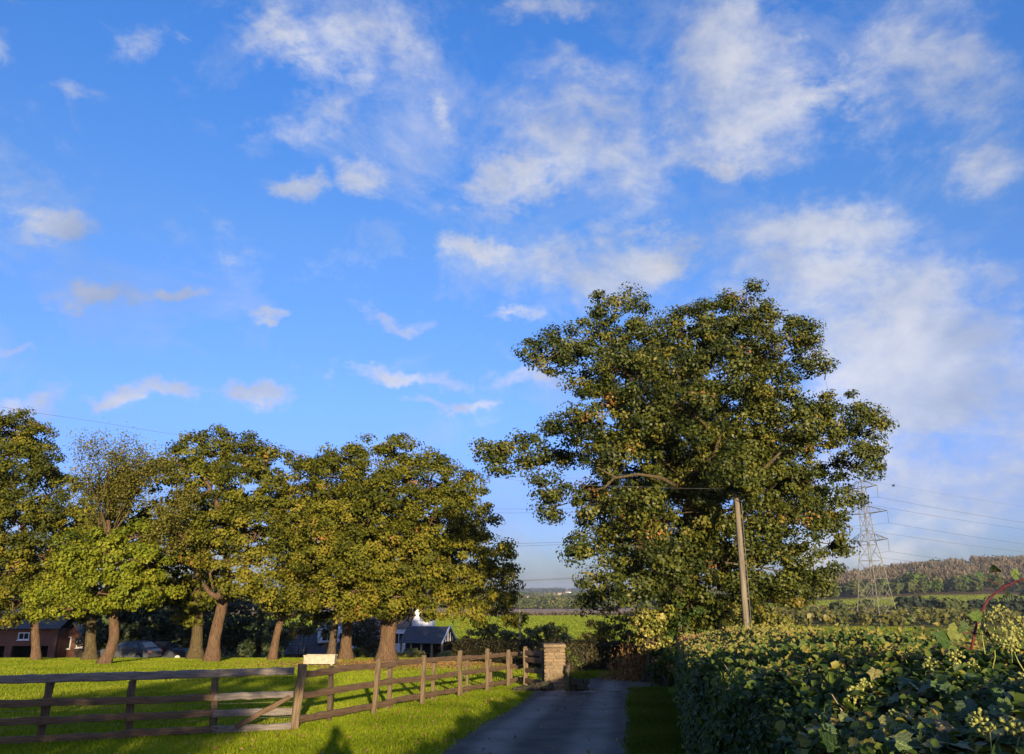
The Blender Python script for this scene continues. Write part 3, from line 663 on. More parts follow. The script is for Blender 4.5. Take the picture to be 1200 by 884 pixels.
# bare twiggy top of the maple, with a thin scatter of leaves
mp_tree = [o for o in bpy.data.objects if o.name.startswith('maple_tree')][0]
mb0 = ORG[mp_tree.name]
tw = []; tips = []
def grow(p, d, ln, r, lev):
    q = p + d * ln; m_ = (p + q) / 2 + rng.normal(0, .06 * ln, 3)
    tw.append((bez(p, m_, q, 4), np.linspace(r, r * .62, 4), 5 if lev < 2 else 4))
    tips.append(q)
    if lev >= 4: return
    for k in range(3 if lev < 3 else 2):
        nd = unit(d + rng.normal(0, .42, 3) + np.array([0, 0, .12])); grow(m_ if rng.random() < .3 else q, nd, ln * rng.uniform(.62, .85), r * .6, lev + 1)
tp = at(126, 640, 41.5)
for a_ in ((-.55, 0, 1), (-.15, -.4, 1), (.2, .3, 1), (.5, -.1, 1), (.75, .2, .9), (-.3, .4, .9)):
    grow(tp + rng.normal(0, .15, 3), unit(np.array(a_) * (1.15, 1, 1) + rng.normal(0, .15, 3)), rng.uniform(1.35, 1.95), .07, 0)
Vv, Ff = tubes_mesh(tw); link('bare_branch', np_mesh('bare_branch', Vv - mb0, Ff), M['bark_green'], mp_tree)
tips = np.array(tips); n = 34000
P = tips[rng.integers(0, len(tips), n)] + rng.normal(0, .26, (n, 3)); s = rng.uniform(.08, .16, n)
thin = rng.random(n) < np.clip(1.25 - (P[:, 2] - tp[2]) / 5.2, .06, 1); P, s = P[thin], s[thin]
Vq, Fq, k = leaves(P, rng.normal(size=(len(P), 3)) + np.array([0, -.4, .3]), s, s * .6)
setp(link('thin_foliage', np_mesh('thin_foliage', Vq - mb0, Fq, tint=np.repeat(np.clip(rng.normal(.45, .25, len(P)), 0, 1), k)), M['oak_brown'], mp_tree), kind='stuff')
# dead pale snag branches of the tall oak
snag = [o for o in bpy.data.objects if o.type == 'EMPTY' and 'forking low' in o.get('label', '')][0]; sb = ORG[snag.name]
for pts, r0 in (([(262,690),(255,700),(246,695),(238,684)], .22), ([(258,600),(250,580),(240,560),(222,548)], .13), ([(245,575),(232,585),(228,572)], .07), ([(222,640),(212,628),(204,612),(199,604)], .09), ([(250,690),(246,672),(252,665),(256,652)], .08)):
    pa = np.array([at(a, b, 42.4) for a, b in pts]); m_ = MB(); m_.tube(pa, np.linspace(r0, r0 * .4, len(pa)), 7, .05); m_.build('limb', M['bark'], snag, smooth=True)

# ------------------------------------------------------------------ shrubs
def shrub(name, label, Y, lob, mat, dens=2.2, per=60, cr=.32, L=.12, Wd=.07, group=None, tone=0, cat='shrub', rare=0.0, stem='bark_dark', rs=.05):
    L0 = px_lobes(lob, Y); cx = np.mean([c[0] for c, _, _ in L0]); b = gp(cx, Y); t = thing(name, b, label, cat, group)
    V, F, tint, cl = crown_leaves(L0, dens, per, cr, L, Wd, .2, rare, .5, tone)
    setp(link('foliage', np_mesh('foliage', V - b, F, tint=tint), M[mat], t), kind='stuff')
    tb = []
    for (c, r, _) in L0:
        for k in range(3):
            st = np.array([cx + rng.normal(0, .25), Y + rng.normal(0, .2), 0]); st[2] = g1(st[0], st[1]) - .1
            e = c + rng.normal(0, .5, 3) * r
            tb.append((bez(st, (st + e) / 2 + rng.normal(0, .15, 3), e, 5), np.linspace(rs, rs * .25, 5), 5))
    Vv, Ff = tubes_mesh(tb); link('stems', np_mesh('stems', Vv - b, Ff), M[stem], t); return t
shrub('shrub', 'round olive-green bush left of the big oak, above the dark hedge', 37, [(695,738,18),(715,728,20),(700,755,20),(722,750,20),(736,735,16)], 'olive_leaf', tone=.1)
shrub('ivy_bush', 'yellow-leaved ivy mound at the foot of the big oak', 27.2, [(762,735,16),(775,720,14),(758,752,14),(770,755,16),(752,722,10)], 'yellow_leaf', cr=.28)
shrub('ivy_bush', 'glossy green ivy mass beside the yellow-leaved ivy mound', 27.6, [(800,735,20),(790,752,18),(815,745,18),(780,765,18),(805,712,18),(765,785,16)], 'hedge_leaf', cr=.28, tone=-.1)
shrub('shrub', 'yellow-green bush behind the foot of the telephone pole', 33, [(845,730,22),(858,715,18),(850,750,20),(890,738,20),(905,730,16),(920,742,18),(835,745,18)], 'yellow_leaf', tone=-.1)
shrub('shrub', 'small brown-green bush in the gap beyond the stone pillar', 62, [(635,745,12),(650,742,12),(620,748,10),(660,750,9)], 'olive_leaf', tone=.3, L=.2, Wd=.13, cr=.4)
shrub('shrub', 'low russet bush behind the fence, right of the cart shed', 66, [(570,742,11),(585,745,11),(600,746,9),(555,745,10)], 'olive_leaf', tone=.3, L=.2, Wd=.13, cr=.4)
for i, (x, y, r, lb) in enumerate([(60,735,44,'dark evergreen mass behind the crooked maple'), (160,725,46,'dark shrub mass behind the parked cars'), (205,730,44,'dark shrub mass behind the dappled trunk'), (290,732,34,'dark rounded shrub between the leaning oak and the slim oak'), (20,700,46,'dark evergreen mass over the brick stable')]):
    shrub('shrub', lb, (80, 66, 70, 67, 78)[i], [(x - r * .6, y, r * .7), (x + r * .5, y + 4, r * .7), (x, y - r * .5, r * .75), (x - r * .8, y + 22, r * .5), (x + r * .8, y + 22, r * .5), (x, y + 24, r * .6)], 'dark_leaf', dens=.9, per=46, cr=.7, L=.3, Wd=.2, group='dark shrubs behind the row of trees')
shrub('shrub', 'purple-brown leafy shrub hiding the middle of the white farmhouse', 74, [(425,735,15),(438,745,14),(412,748,13),(430,755,13)], 'brown_hedge', dens=1.6, per=50, cr=.5, L=.22, Wd=.14, tone=.25)
shrub('shrub', 'pale olive bush just right of the slim slanting trunk', 72, [(345,730,22),(365,728,16),(330,742,14),(375,735,14)], 'olive_leaf', dens=1.2, per=50, cr=.5, L=.24, Wd=.15, tone=.1)

# dead ferns on the bank
fb = gp(at(748, 792, 28.4)[0], 28.4); t = thing('fern_clump', fb, 'clump of rust-brown dead ferns where the lane bends', 'fern')
fr = []
n = 2600; u_ = rng.normal(0, 1, (n, 2)); P = np.stack([fb[0] + u_[:, 0] * .55, fb[1] + u_[:, 1] * .35, np.zeros(n)], 1); P[:, 2] = ground(P[:, 0], P[:, 1]) + np.abs(rng.normal(0, .62, n)) * np.exp(-(u_ ** 2).sum(1) * .2)
Vq, Fq, k = leaves(P, rng.normal(size=(n, 3)) + np.array([0, -.6, .3]), rng.uniform(.08, .22, n), rng.uniform(.02, .05, n), T=np.concatenate([rng.normal(0, .5, (n, 2)), np.ones((n, 1))], 1))
setp(link('fronds', np_mesh('fronds', Vq - fb, Fq, tint=np.repeat(rng.random(n), k)), M['fern'], t), kind='stuff')

# ------------------------------------------------------------------ clipped hedges in the middle distance
def hedge_wall(name, label, pts, w_, h_, mat, dens=420, L=.07, seg=.5, tone=0, group=None):
    b = gp(*pts[0]); t = thing(name, b, label, 'hedge', group); Ps, Ns = [], []; core = MB()
    for (p, q) in zip(pts[:-1], pts[1:]):
        p, q = np.array(p, float), np.array(q, float); d = q - p; ln = np.linalg.norm(d); d /= ln; nn = np.array([d[1], -d[0]])
        if nn[1] > 0: nn = -nn
        m = int(ln * (h_ * 1.0 + w_) * dens); a_ = rng.random(m) * ln; side = rng.random(m) * (h_ + w_ + h_ * .4)
        bump_ = .06 * np.sin(a_ * 2.1) + .05 * np.sin(a_ * 5.3 + 1)
        face = side < h_; top = (side >= h_) & (side < h_ + w_)
        off = np.where(face, w_ / 2 + bump_, np.where(top, w_ / 2 - (side - h_), -w_ / 2)); z = np.where(face, side, np.where(top, h_ + bump_, side - h_ - w_ + h_ * .6))
        xy = p + d * a_[:, None] + nn * off[:, None]
        P = np.stack([xy[:, 0], xy[:, 1], ground(xy[:, 0], xy[:, 1]) + z], 1) + rng.normal(0, .045, (m, 3))
        N = np.where(face[:, None], np.append(nn, .3), np.where(top[:, None], [0, 0, 1.], np.append(-nn, .2))) + rng.normal(0, .5, (m, 3))
        Ps.append(P); Ns.append(N); c = (p + q) / 2
        k = max(1, int(ln / 2))
        for i in range(k):
            s0 = p + d * ln * (i + .5) / k
            core.box((s0[0], s0[1], g1(*s0) + h_ / 2 - .08), (ln / k + .02, w_ - .16, h_ - .12), math.atan2(d[1], d[0]))
    P = np.concatenate(Ps); N = np.concatenate(Ns); n = len(P); s = L * rng.uniform(.6, 1.4, n)
    V, F, k = leaves(P, N, s, s * .65)
    setp(link('foliage', np_mesh('foliage', V - b, F, tint=np.repeat(np.clip(rng.normal(.45 + tone, .25, n), 0, 1), k)), M[mat], t), kind='stuff')
    core.build('light_block_core', M['core'], t); return t  # dark boxes inside the foliage that block light
hedge_wall('clipped_hedge', 'dark clipped hedge closing the end of the lane, right of the pillar', [(1.6, 31.6), (5.2, 32.8), (11, 33.5)], .9, 1.15, 'brown_hedge', L=.09)
hedge_wall('clipped_hedge', 'dark brown low hedge behind the fence end, left of the pillar', [(-3.0, 45.5), (0.2, 41), (1.6, 37.5)], .8, 1.1, 'brown_hedge', L=.10, dens=260)
shrub('bramble_patch', 'dark green bramble growth where the near hedge ends at the lane', 25.2, [(768,790,13),(785,780,14),(775,770,12),(790,800,12)], 'hedge_leaf', cr=.22, L=.09, Wd=.06, tone=-.12)
# rough bank under the far hedge
n = 5000; xx = rng.uniform(1.2, 6.5, n); yy = 30.2 + .33 * (xx - 1.6) + rng.normal(0, .35, n)
blades('bank_grass', np.stack([xx, yy, ground(xx, yy)], 1), .24, .012, 'lawn', 'tall dry grass on the bank below the dark hedge', per=2, lean=.6)

# ------------------------------------------------------------------ the near hedge along the drive
HX0 = 0.62                                        # hedge face offset at y = 0
def hface(y): return np.interp(y, [-14, 0, 3, 11.5, 23], [.50, .64, 1.06, 2.48, 4.70])
def htop(y): return np.interp(y, [-14, -.3, 1.5, 14, 22.8], [1.58, 1.54, 1.24, 1.28, 1.32])
def hwid(y): return np.interp(y, [-14, 0, 8, 23], [1.9, 1.9, 1.8, 1.5])
hb = gp(hface(12) + .8, 12.0)
hedge = thing('ivy_hedge', hb, 'long clipped hedge overgrown with ivy along the right side of the driveway', 'hedge')
def wob(a, b): return .045 * np.sin(a * 1.7 + b) + .035 * np.sin(a * 4.1 + 2 * b + 1) + .035 * np.sin(a * 9.3 - b * 3)
def hedge_pts(n, ylo, yhi, frac_face):
    y = rng.uniform(ylo, yhi, n); H = htop(y); Wd = hwid(y); r = rng.random(n); face = r < frac_face
    z = np.where(face, H * rng.random(n) ** .8, H); a = rng.random(n)
    xo = np.where(face, 0.0, a * Wd); rnd = np.where(face, -.12 * (z / H) ** 6, 0)
    x = hface(y) + xo - np.where(face, wob(y, z * 4) * .9 + rnd * -1 * -1, 0)
    zz = z + np.where(face, 0, wob(y, xo * 5) + .13 * sstep(.25, 1.2, xo) * (y > 1) - .10 * np.exp(-xo / .12) + .06 * np.sin(xo * 3.1 + y * 1.1) * np.sin(y * .8 + 1) * (y > 3))
    P = np.stack([x, y, ground(hface(y), y) + zz], 1) + rng.normal(0, .035, (n, 3))
    N = np.where(face[:, None], np.stack([-np.ones(n), -.15 * np.ones(n), .45 * np.ones(n)], 1), np.stack([-.15 * np.ones(n), np.where(y > 5, -.8, -.35), np.ones(n)], 1)) + rng.normal(0, .42, (n, 3))
    return P, N, face
P1, N1, f1 = hedge_pts(62000, 1.2, 9, .45); P2, N2, f2 = hedge_pts(44000, 9, 23, .5); P3, N3, f3 = hedge_pts(4500, -14, 1.2, .5)
# far end cap
n = 2500; ye = 23 + rng.normal(0, .06, n); xe = hface(23) + rng.random(n) * 1.5; ze = rng.random(n) * 1.34
P4 = np.stack([xe, ye, ground(xe, ye) + ze], 1); N4 = np.tile([0, 1., .3], (n, 1)) + rng.normal(0, .4, (n, 3)); f4 = np.ones(n, bool)
# young shoots standing up along the top, added and turned to catch the sun
P5, N5, f5 = hedge_pts(24000, 5.5, 23, 0.0); P5[:, 2] += rng.random(len(P5)) ** 1.5 * .16 * (.5 + .5 * np.sin(P5[:, 1] * 3.1 + P5[:, 0] * 5)); N5 = N5 * .5 + np.array([0, -1.0, 0])
P = np.concatenate([P1, P2, P3, P4, P5]); N = np.concatenate([N1, N2, N3, N4, N5]); face = np.concatenate([f1, f2, f3, f4, f5]); n = len(P)
s = np.where(P[:, 1] < 6, .035, .048) * rng.uniform(.5, 1.6, n); s[-24000:] *= .66
tint = np.clip(rng.normal(.33, .2, n) + (~face) * rng.uniform(0, .42, n) + .12 * np.sin(P[:, 1] * 1.9 + P[:, 2] * 3), 0, .93)
sun_tint = (~face) & (rng.random(n) < .65 * sstep(5.5, 11, P[:, 1])); tint[sun_tint] = np.clip(rng.normal(.85, .07, sun_tint.sum()), .5, .94)  # sunlight on the far hedge top put into the leaf tint
brn = (~face) & (P[:, 1] < 6) & (np.sin(P[:, 0] * 4.1 + 1) * np.sin(P[:, 1] * 3.3) > .25) & (rng.random(n) < .25); tint[brn] = rng.uniform(.84, .96, brn.sum())
pur = (np.abs(P[:, 1] - 19.5) < 2.0) & (~face) & (P[:, 0] - hface(P[:, 1]) < .5); tint[pur] = np.clip(rng.normal(.97, .05, pur.sum()), 0, 1)
# the nearest large leaves in view become leaves of their own
rel = P - np.array([0, 0, CAMZ]); fw = rel[:, 1] * math.cos(PITCH) + rel[:, 2] * math.sin(PITCH); upc = -rel[:, 1] * math.sin(PITCH) + rel[:, 2] * math.cos(PITCH)
inv = (fw > .5) & (np.abs(rel[:, 0] / fw) < .66) & (upc / fw > -.485) & (np.linalg.norm(rel, axis=1) > 1.9)
near_ = (np.linalg.norm(rel, axis=1) < 1.5) | (P[:, 1] < 1.2) & (P[:, 1] > -.6) & (P[:, 0] < .75)
score = np.where(inv, s / np.maximum(fw, .1), 0); order = np.argsort(-score)[:300]
big = np.zeros(n, bool); big[order] = True; rest = ~big & ~near_
for rest_, shp in ((rest & (P[:, 1] < 8.5), 'heart'), (rest & (P[:, 1] >= 8.5), 'quad')):
    V, F, k = leaves(P[rest_], N[rest_], s[rest_] * 1.3, s[rest_] * .9, shp, .22)
    setp(link('foliage', np_mesh('foliage', V - hb, F, tint=np.repeat(tint[rest_], k), smooth=True), M['hedge_leaf'], hedge), kind='stuff')
ivy = []
for q in range(3):                                  # three five-lobed ivy leaf shapes
    ol_ = [(-.38, 0), (-.46, .2 + .03 * q), (-.22, .50), (-.02, .30), (.16, .42 - .05 * q), (.26, .17), (.6, 0)]
    full = ol_ + [(a, -b) for a, b in ol_[-2:0:-1]]; kx = len(full); zf = lambda a, b: .22 * abs(b) - .35 * b * b - .28 * max(a, 0) ** 2 + .03 * math.sin(7 * a + 2 * q)
    vv = [(.02, 0, 0.0)] + [(a * .55, b * .55, zf(a * .55, b * .55)) for a, b in full] + [(a, b, zf(a, b)) for a, b in full]
    m_ = MB(); m_.v = vv; m_.f = [(0, i, i % kx + 1) for i in range(1, kx + 1)] + [(i, i + kx, i % kx + 1 + kx, i % kx + 1) for i in range(1, kx + 1)]
    ivy.append(m_.mesh('ivy_leaf', True))
for i in order:
    z_ = Vector(N[i]).normalized(); x_ = Vector(rng.normal(size=3) + np.array([0, 0, -.6])); x_ = (x_ - z_ * x_.dot(z_)).normalized(); y_ = z_.cross(x_)
    mt = Matrix((x_, y_, z_)).transposed()
    link('leaf', ivy[i % 3], M['hedge_leaf_one'], hedge, P[i] - hb, mt.to_euler(), (s[i] * 1.25,) * 3)
# dark boxes added inside the hedge to block light through the leaves
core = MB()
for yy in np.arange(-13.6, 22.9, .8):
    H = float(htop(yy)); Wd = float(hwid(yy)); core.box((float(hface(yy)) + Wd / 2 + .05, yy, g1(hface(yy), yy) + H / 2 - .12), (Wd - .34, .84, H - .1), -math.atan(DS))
core.build('light_block_core', M['core'], hedge)
# clipped twigs poking from the top
tb = []
for i in range(900):
    yy = rng.uniform(3.2, 16) if i < 650 else rng.uniform(12, 23); xo = rng.uniform(.1, float(hwid(yy)))
    p = np.array([hface(yy) + xo, yy, g1(hface(yy), yy) + float(htop(yy)) - .06]); ln = rng.uniform(.08, .24)
    q = p + unit(np.array([rng.normal(0, .7), rng.normal(0, .7), .75])) * ln
    tb.append(([p, (p + q) / 2 + rng.normal(0, .01, 3), q], [.0042, .0035, .002], 4))
V, F = tubes_mesh(tb); setp(link('clipped_twigs', np_mesh('clipped_twigs', V - hb, F), M['twig'], hedge), kind='stuff')
# ivy flower heads on stalks
def umbel(nb, r):
    m_ = MB(); g = (1 + 5 ** .5) / 2
    ico = unit(np.array([(-1,g,0),(1,g,0),(-1,-g,0),(1,-g,0),(0,-1,g),(0,1,g),(0,-1,-g),(0,1,-g),(g,0,-1),(g,0,1),(-g,0,-1),(-g,0,1)]))
    fi = [(0,11,5),(0,5,1),(0,1,7),(0,7,10),(0,10,11),(1,5,9),(5,11,4),(11,10,2),(10,7,6),(7,1,8),(3,9,4),(3,4,2),(3,2,6),(3,6,8),(3,8,9),(4,9,5),(2,4,11),(6,2,10),(8,6,7),(9,8,1)]
    for i in range(nb):
        d = unit(rng.normal(size=3) + np.array([0, 0, .55])); e = d * r * rng.uniform(.8, 1.05)
        m_.add(ico * r * rng.uniform(.17, .24) + e, fi); m_.tube([np.zeros(3), e], [r * .035, r * .03], 4)
    m_.tube([np.array([0, 0, -r * 5]), np.array([r * .4, 0, -r * 2.2]), np.zeros(3)], [r * .09, r * .08, r * .07], 5)
    return m_.mesh('flower_head', True)
ums = [umbel(18, .030), umbel(24, .034), umbel(14, .026)]
for i, (x, y, Y) in enumerate([(1000,815,3.3),(1012,806,3.4),(1160,858,2.3),(1178,850,2.35),(1150,846,2.4),(1195,862,2.3),(1110,800,3.6),(1048,842,2.8),(1172,716,4.0),(1160,722,4.1),(1190,742,4.0),(1196,730,3.9),(1165,752,3.9),(1185,756,3.8),(1035,800,3.6),(985,790,4.2),(1120,770,4.4),(1140,780,4.0),(1195,800,3.0),(1090,780,4.3),(1150,738,4.4),(1180,735,4.3),(960,800,4.0),(1060,770,5)]):
    p = at(x, y, Y)
    link('flower_head', ums[i % 3], M['umbel'], hedge, p - hb, (rng.normal(0, .3), rng.normal(0, .3), rng.uniform(0, 6)), (rng.uniform(.8, 1.25),) * 3)

# wild growth over the back of the hedge
def sprays(name, label, Yr, xr, npl, hgt, mat):
    xs = rng.uniform(xr[0], xr[1], npl); ys = rng.uniform(Yr[0], Yr[1], npl); b = gp(float(xs.mean()), float(ys.mean())); t = thing(name, b, label, 'wild plants'); tb, Ps, Ns = [], [], []
    for x, y in zip(xs, ys):
        p = gp(x, y); hh = hgt * rng.uniform(.75, 1.12); q = p + np.array([rng.normal(0, .12), rng.normal(0, .12), hh]); pa = bez(p, (p + q) / 2 + rng.normal(0, .06, 3), q, 6)
        tb.append((pa, np.linspace(.009, .003, 6), 4)); k = 60
        f = .1 + .9 * rng.random(k) ** .7; c = np.stack([np.interp(f, np.linspace(0, 1, 6), pa[:, j]) for j in range(3)], 1)
        Ps.append(c + rng.normal(0, .13, (k, 3))); Ns.append(rng.normal(0, 1, (k, 3)) + np.array([0, -.4, .5]))
    V, F = tubes_mesh(tb); setp(link('stems', np_mesh('stems', V - b, F), M['bark_dark'], t), kind='stuff')
    P, N = np.concatenate(Ps), np.concatenate(Ns); sz = rng.uniform(.03, .075, len(P)); V, F, k = leaves(P, N, sz, sz * .7)
    setp(link('foliage', np_mesh('foliage', V - b, F, tint=np.repeat(np.clip(rng.normal(.5, .25, len(P)), 0, 1), k)), M[mat], t), kind='stuff'); return t
sprays('wild_plants', 'tall yellow-green weeds behind the hedge below the pylon', (13, 24), (6.2, 10.5), 260, 1.55, 'olive_leaf')
sprays('wild_plants', 'buff seed-headed weeds behind the hedge at the right edge', (8, 18), (5.6, 11.5), 260, 1.55, 'olive_leaf')
sprays('wild_plants', 'pale leafy growth along the far back of the hedge near the pole', (17, 25), (6.2, 8.2), 110, 1.5, 'yellow_leaf')

# bramble cane arching over the hedge
cb = at(1136, 752, 3.4); cane = thing('bramble_cane', cb, 'arching maroon bramble cane with a few leaves above the hedge at right', 'bramble')
cp = np.array([at(1138, 762, 3.4), at(1142, 742, 3.4), at(1147, 722, 3.38), at(1158, 702, 3.35), at(1176, 688, 3.3), at(1198, 679, 3.25), at(1225, 678, 3.2), at(1255, 690, 3.15)])
m_ = MB(); m_.tube(cp, [.0055, .0055, .0052, .005, .0047, .0043, .004, .003], 7, .04); m_.build('cane', M['cane'], cane, smooth=True)
for i, (x, y, sz, rz) in enumerate([(1150,676,.060,.4),(1165,668,.05,1.9),(1180,700,.05,2.2),(1190,672,.055,.2),(1143,722,.06,2.8),(1130,735,.065,.3),(1152,735,.07,1.2),(1120,742,.08,.1),(1105,748,.08,2.9),(1158,745,.06,1.4)]):
    link('leaf', ivy[i % 3], M['yellow_leaf1'] if 'yellow_leaf1' in M else M['hedge_leaf_one'], cane, at(x, y, 3.34) - cb, (R(70) + rng.normal(0, .4), rng.normal(0, .4), rz), (sz,) * 3)
    q = cp[np.argmin(np.linalg.norm(cp - at(x, y, 3.34), axis=1))]; m2 = MB(); m2.tube([q, at(x, y, 3.34)], [.002, .0015], 4); m2.build('leaf_stalk', M['cane'], cane)
for i in range(26):
    f = rng.uniform(0, 6.5); a = int(f); p = cp[a] + (cp[a + 1] - cp[a]) * (f - a); d = unit(rng.normal(size=3)) * .013
    m2 = MB(); m2.tube([p, p + d], [.0022, .0004], 4); m2.build('prickle', M['cane'], cane)

# ------------------------------------------------------------------ fence
def rough_box(name, sx, sy, sz, nseg, amp, axis):
    """a sawn timber with a wandering outline; axis 0 along x (unit length), 2 along z (unit height)"""
    m_ = MB(); c = .14; prof = [(-.5 + c, -.5), (.5 - c, -.5), (.5, -.5 + c), (.5, .5 - c), (.5 - c, .5), (-.5 + c, .5), (-.5, .5 - c), (-.5, -.5 + c)]
    V = []
    for i in range(nseg + 1):
        t_ = i / nseg; o1, o2 = rng.normal(0, amp, 2); k = 1 + rng.normal(0, amp * 2)
        for a, b in prof:
            a2, b2 = (a * k + o1 + rng.normal(0, amp * .6)), (b * k + o2 + rng.normal(0, amp * .6))
            V.append((t_ * sx - sx / 2, a2 * sy, b2 * sz) if axis == 0 else (a2 * sx, b2 * sy, t_ * sz))
    F = []
    for i in range(nseg):
        for j in range(8): F.append((i*8+j, i*8+(j+1) % 8, (i+1)*8+(j+1) % 8, (i+1)*8+j))
    F.append(tuple(range(7, -1, -1))); F.append(tuple(range(nseg*8, nseg*8+8)))
    m_.v = V; m_.f = F; return m_.mesh(name)
RAILM = {m: [rough_box('rail', 1, .055, .105, 9, .03, 0) for _ in range(4)] for m in ('rail', 'rail_grey')}
TOPM = [rough_box('rail', 1, .10, .12, 9, .025, 0) for _ in range(3)]
POSTM = {m: [rough_box('post', .13, .12, 1, 6, .04, 2) for _ in range(3)] for m in ('post', 'post_dark')}
for k_ in RAILM:
    for me in RAILM[k_]: me.materials.append(M[k_])
for me in TOPM: me.materials.append(M['rail_grey'])
for k_ in POSTM:
    for me in POSTM[k_]: me.materials.append(M[k_])
def rail(parent, a, b, mesh, mat, name='rail', sc=(1, 1)):
    a, b = np.array(a, float), np.array(b, float); d = b - a; ln = float(np.linalg.norm(d)); x_ = Vector(d / ln); z_ = Vector((0, 0, 1)); y_ = z_.cross(x_).normalized(); z2 = x_.cross(y_)
    mt = Matrix((x_, y_, z2)).transposed()
    return link(name, mesh, mat, parent, (a + b) / 2 - ORG[parent.name], mt.to_euler(), (ln, sc[0], sc[1]))
def post(parent, p, h, mat='post', lean=(0, 0), wsc=1.0, rz=0):
    return link('post', random.choice(POSTM[mat]), None, parent, np.array(p) - ORG[parent.name] + np.array([0, 0, -.12]), (lean[0], lean[1], rz), (wsc, wsc, h + .12))
# run across the paddock front (four rails)
fdir = np.array([FC[0] - FL[0], FC[1] - FL[1]]); fl_len = np.linalg.norm(fdir); fdir /= fl_len
fa = thing('paddock_fence', gp(*FC), 'dark weathered four-rail fence across the front of the paddock', 'fence')
def fpt(s, off=0.0): return gp(FC[0] - fdir[0] * s + fdir[1] * off, FC[1] - fdir[1] * s - fdir[0] * off)
rz1 = math.atan2(fdir[1], fdir[0])
def s_left(px):
    lo, hi = 0.0, fl_len
    for _ in range(50):
        m_ = (lo + hi) / 2; p = fpt(m_); dpt = p - np.array([0, 0, CAMZ]); fwd = dpt[1] * math.cos(PITCH) + dpt[2] * math.sin(PITCH)
        if 600 + FPX * dpt[0] / fwd > px: lo = m_
        else: hi = m_
    return (lo + hi) / 2
stops = [0.0] + [s_left(q) for q in (250, 150, 46)]; step = stops[3] - stops[2]; stops += [stops[3] + step * (k + 1) for k in range(5)]
for i, s_ in enumerate(stops):
    post(fa, fpt(s_, .0 if i else .02), 1.02 + (.04 if i == 0 else -.14 - .01 * i), 'post_dark' if i else 'post', (rng.normal(0, .03), rng.normal(0, .04)), 1.1 if i == 0 else .85, rz1)
for i in range(len(stops) - 1):
    s0, s1 = stops[i] - (.05 if i else -.06), stops[i + 1] + .05
    for j, hz in enumerate((.90, .58, .33, .08)):
        a, b = fpt(s0, .10), fpt(s1, .10); a[2] += hz + rng.normal(0, .012); b[2] += hz + rng.normal(0, .012)
        if j == 0:
            a, b = fpt(s0, .02), fpt(s1, .02); a[2] += .95 - .012 * i; b[2] += .94 - .012 * i
            rail(fa, a, b, TOPM[i % 3], None)
        else: rail(fa, a, b, RAILM['rail_grey' if (i == 0) else 'rail'][(i + j) % 4], None)
a, b = fpt(.12, .16), fpt(.95, .16); a[2] += .55; b[2] += .12; rail(fa, a, b, RAILM['rail'][0], None, 'brace', (.8, .7)); 
# stock wire behind the rails
for hz in (.22, .34, .46, .58):
    m_ = MB(); a, b = fpt(0, -.08), fpt(12.4, -.08); a[2] += hz; b[2] += hz; m_.bar(a, b, .0022); m_.build('stock_wire', M['metal'], fa)
# run along the verge to the gateway (three rails), posts on alternate sides
fb_ = thing('verge_fence', gp(*FC) + np.array([.15, .2, 0]), 'sunlit three-rail fence running along the verge to the stone pillar', 'fence')
gd = np.array([FE[0] - FC[0], FE[1] - FC[1]]); gl = np.linalg.norm(gd); gd /= gl
def gpt(s, off=0.0): return gp(FC[0] + gd[0] * s + gd[1] * off, FC[1] + gd[1] * s - gd[0] * off)
rz2 = math.atan2(gd[1], gd[0])
pxs = [391, 432, 460, 490, 511, 535, 551, 567, 579, 592, 603, 612]
def s_at(px):
    lo, hi = 0.0, gl
    for _ in range(50):
        m_ = (lo + hi) / 2; p = gpt(m_); dpt = p - np.array([0, 0, CAMZ]); fwd = dpt[1] * math.cos(PITCH) + dpt[2] * math.sin(PITCH); xx_ = 600 + FPX * dpt[0] / fwd
        if xx_ < px: lo = m_
        else: hi = m_
    return (lo + hi) / 2
ps = [s_at(q) for q in pxs]
for i, s_ in enumerate(ps):
    front = i % 2 == 1
    post(fb_, gpt(s_, .10 if front else -.09), rng.uniform(1.06, 1.14) if front else rng.uniform(.98, 1.04), 'post' if front else 'post_dark' if i == 0 else 'post',
         (rng.normal(0, .03), (.13 if i == 1 else rng.normal(0, .03))), random.uniform(.8, .95) if front else .7, rz2)
rs = [0.08] + [ps[i] for i in (0, 2, 4, 6, 8, 10)] + [gl - .1]
for i in range(len(rs) - 1):
    for hz in (.93, .56, .17):
        a, b = gpt(rs[i] - .02, .01), gpt(rs[i + 1] + .02, .01); a[2] += hz + rng.normal(0, .02); b[2] += hz + rng.normal(0, .02)
        rail(fb_, a, b, RAILM['rail'][(i + int(hz * 10)) % 4], None, sc=(1, 1.05))
# close-boarded last bay beside the pillar
gt = thing('timber_gate', gpt(gl), 'short boarded timber gate panel joining the fence to the stone pillar', 'gate')
ga, gb = at(616, 800, 25.0), at(637, 800, 23.8); ga[2] = g1(ga[0], ga[1]); gb[2] = g1(gb[0], gb[1])
ORG[gt.name] = ga.copy(); gt.location = ga
post(gt, ga, 1.10, 'post', wsc=1.2); post(gt, gb, 1.08, 'post', wsc=.9)
for hz in (.18, .48, .78, .98):
    a, b = ga.copy(), gb.copy(); a[1] -= .05; b[1] -= .05; a[2] += hz; b[2] += hz; rail(gt, a, b, RAILM['rail'][int(hz * 10) % 4], None, 'board', (1, 1.35))

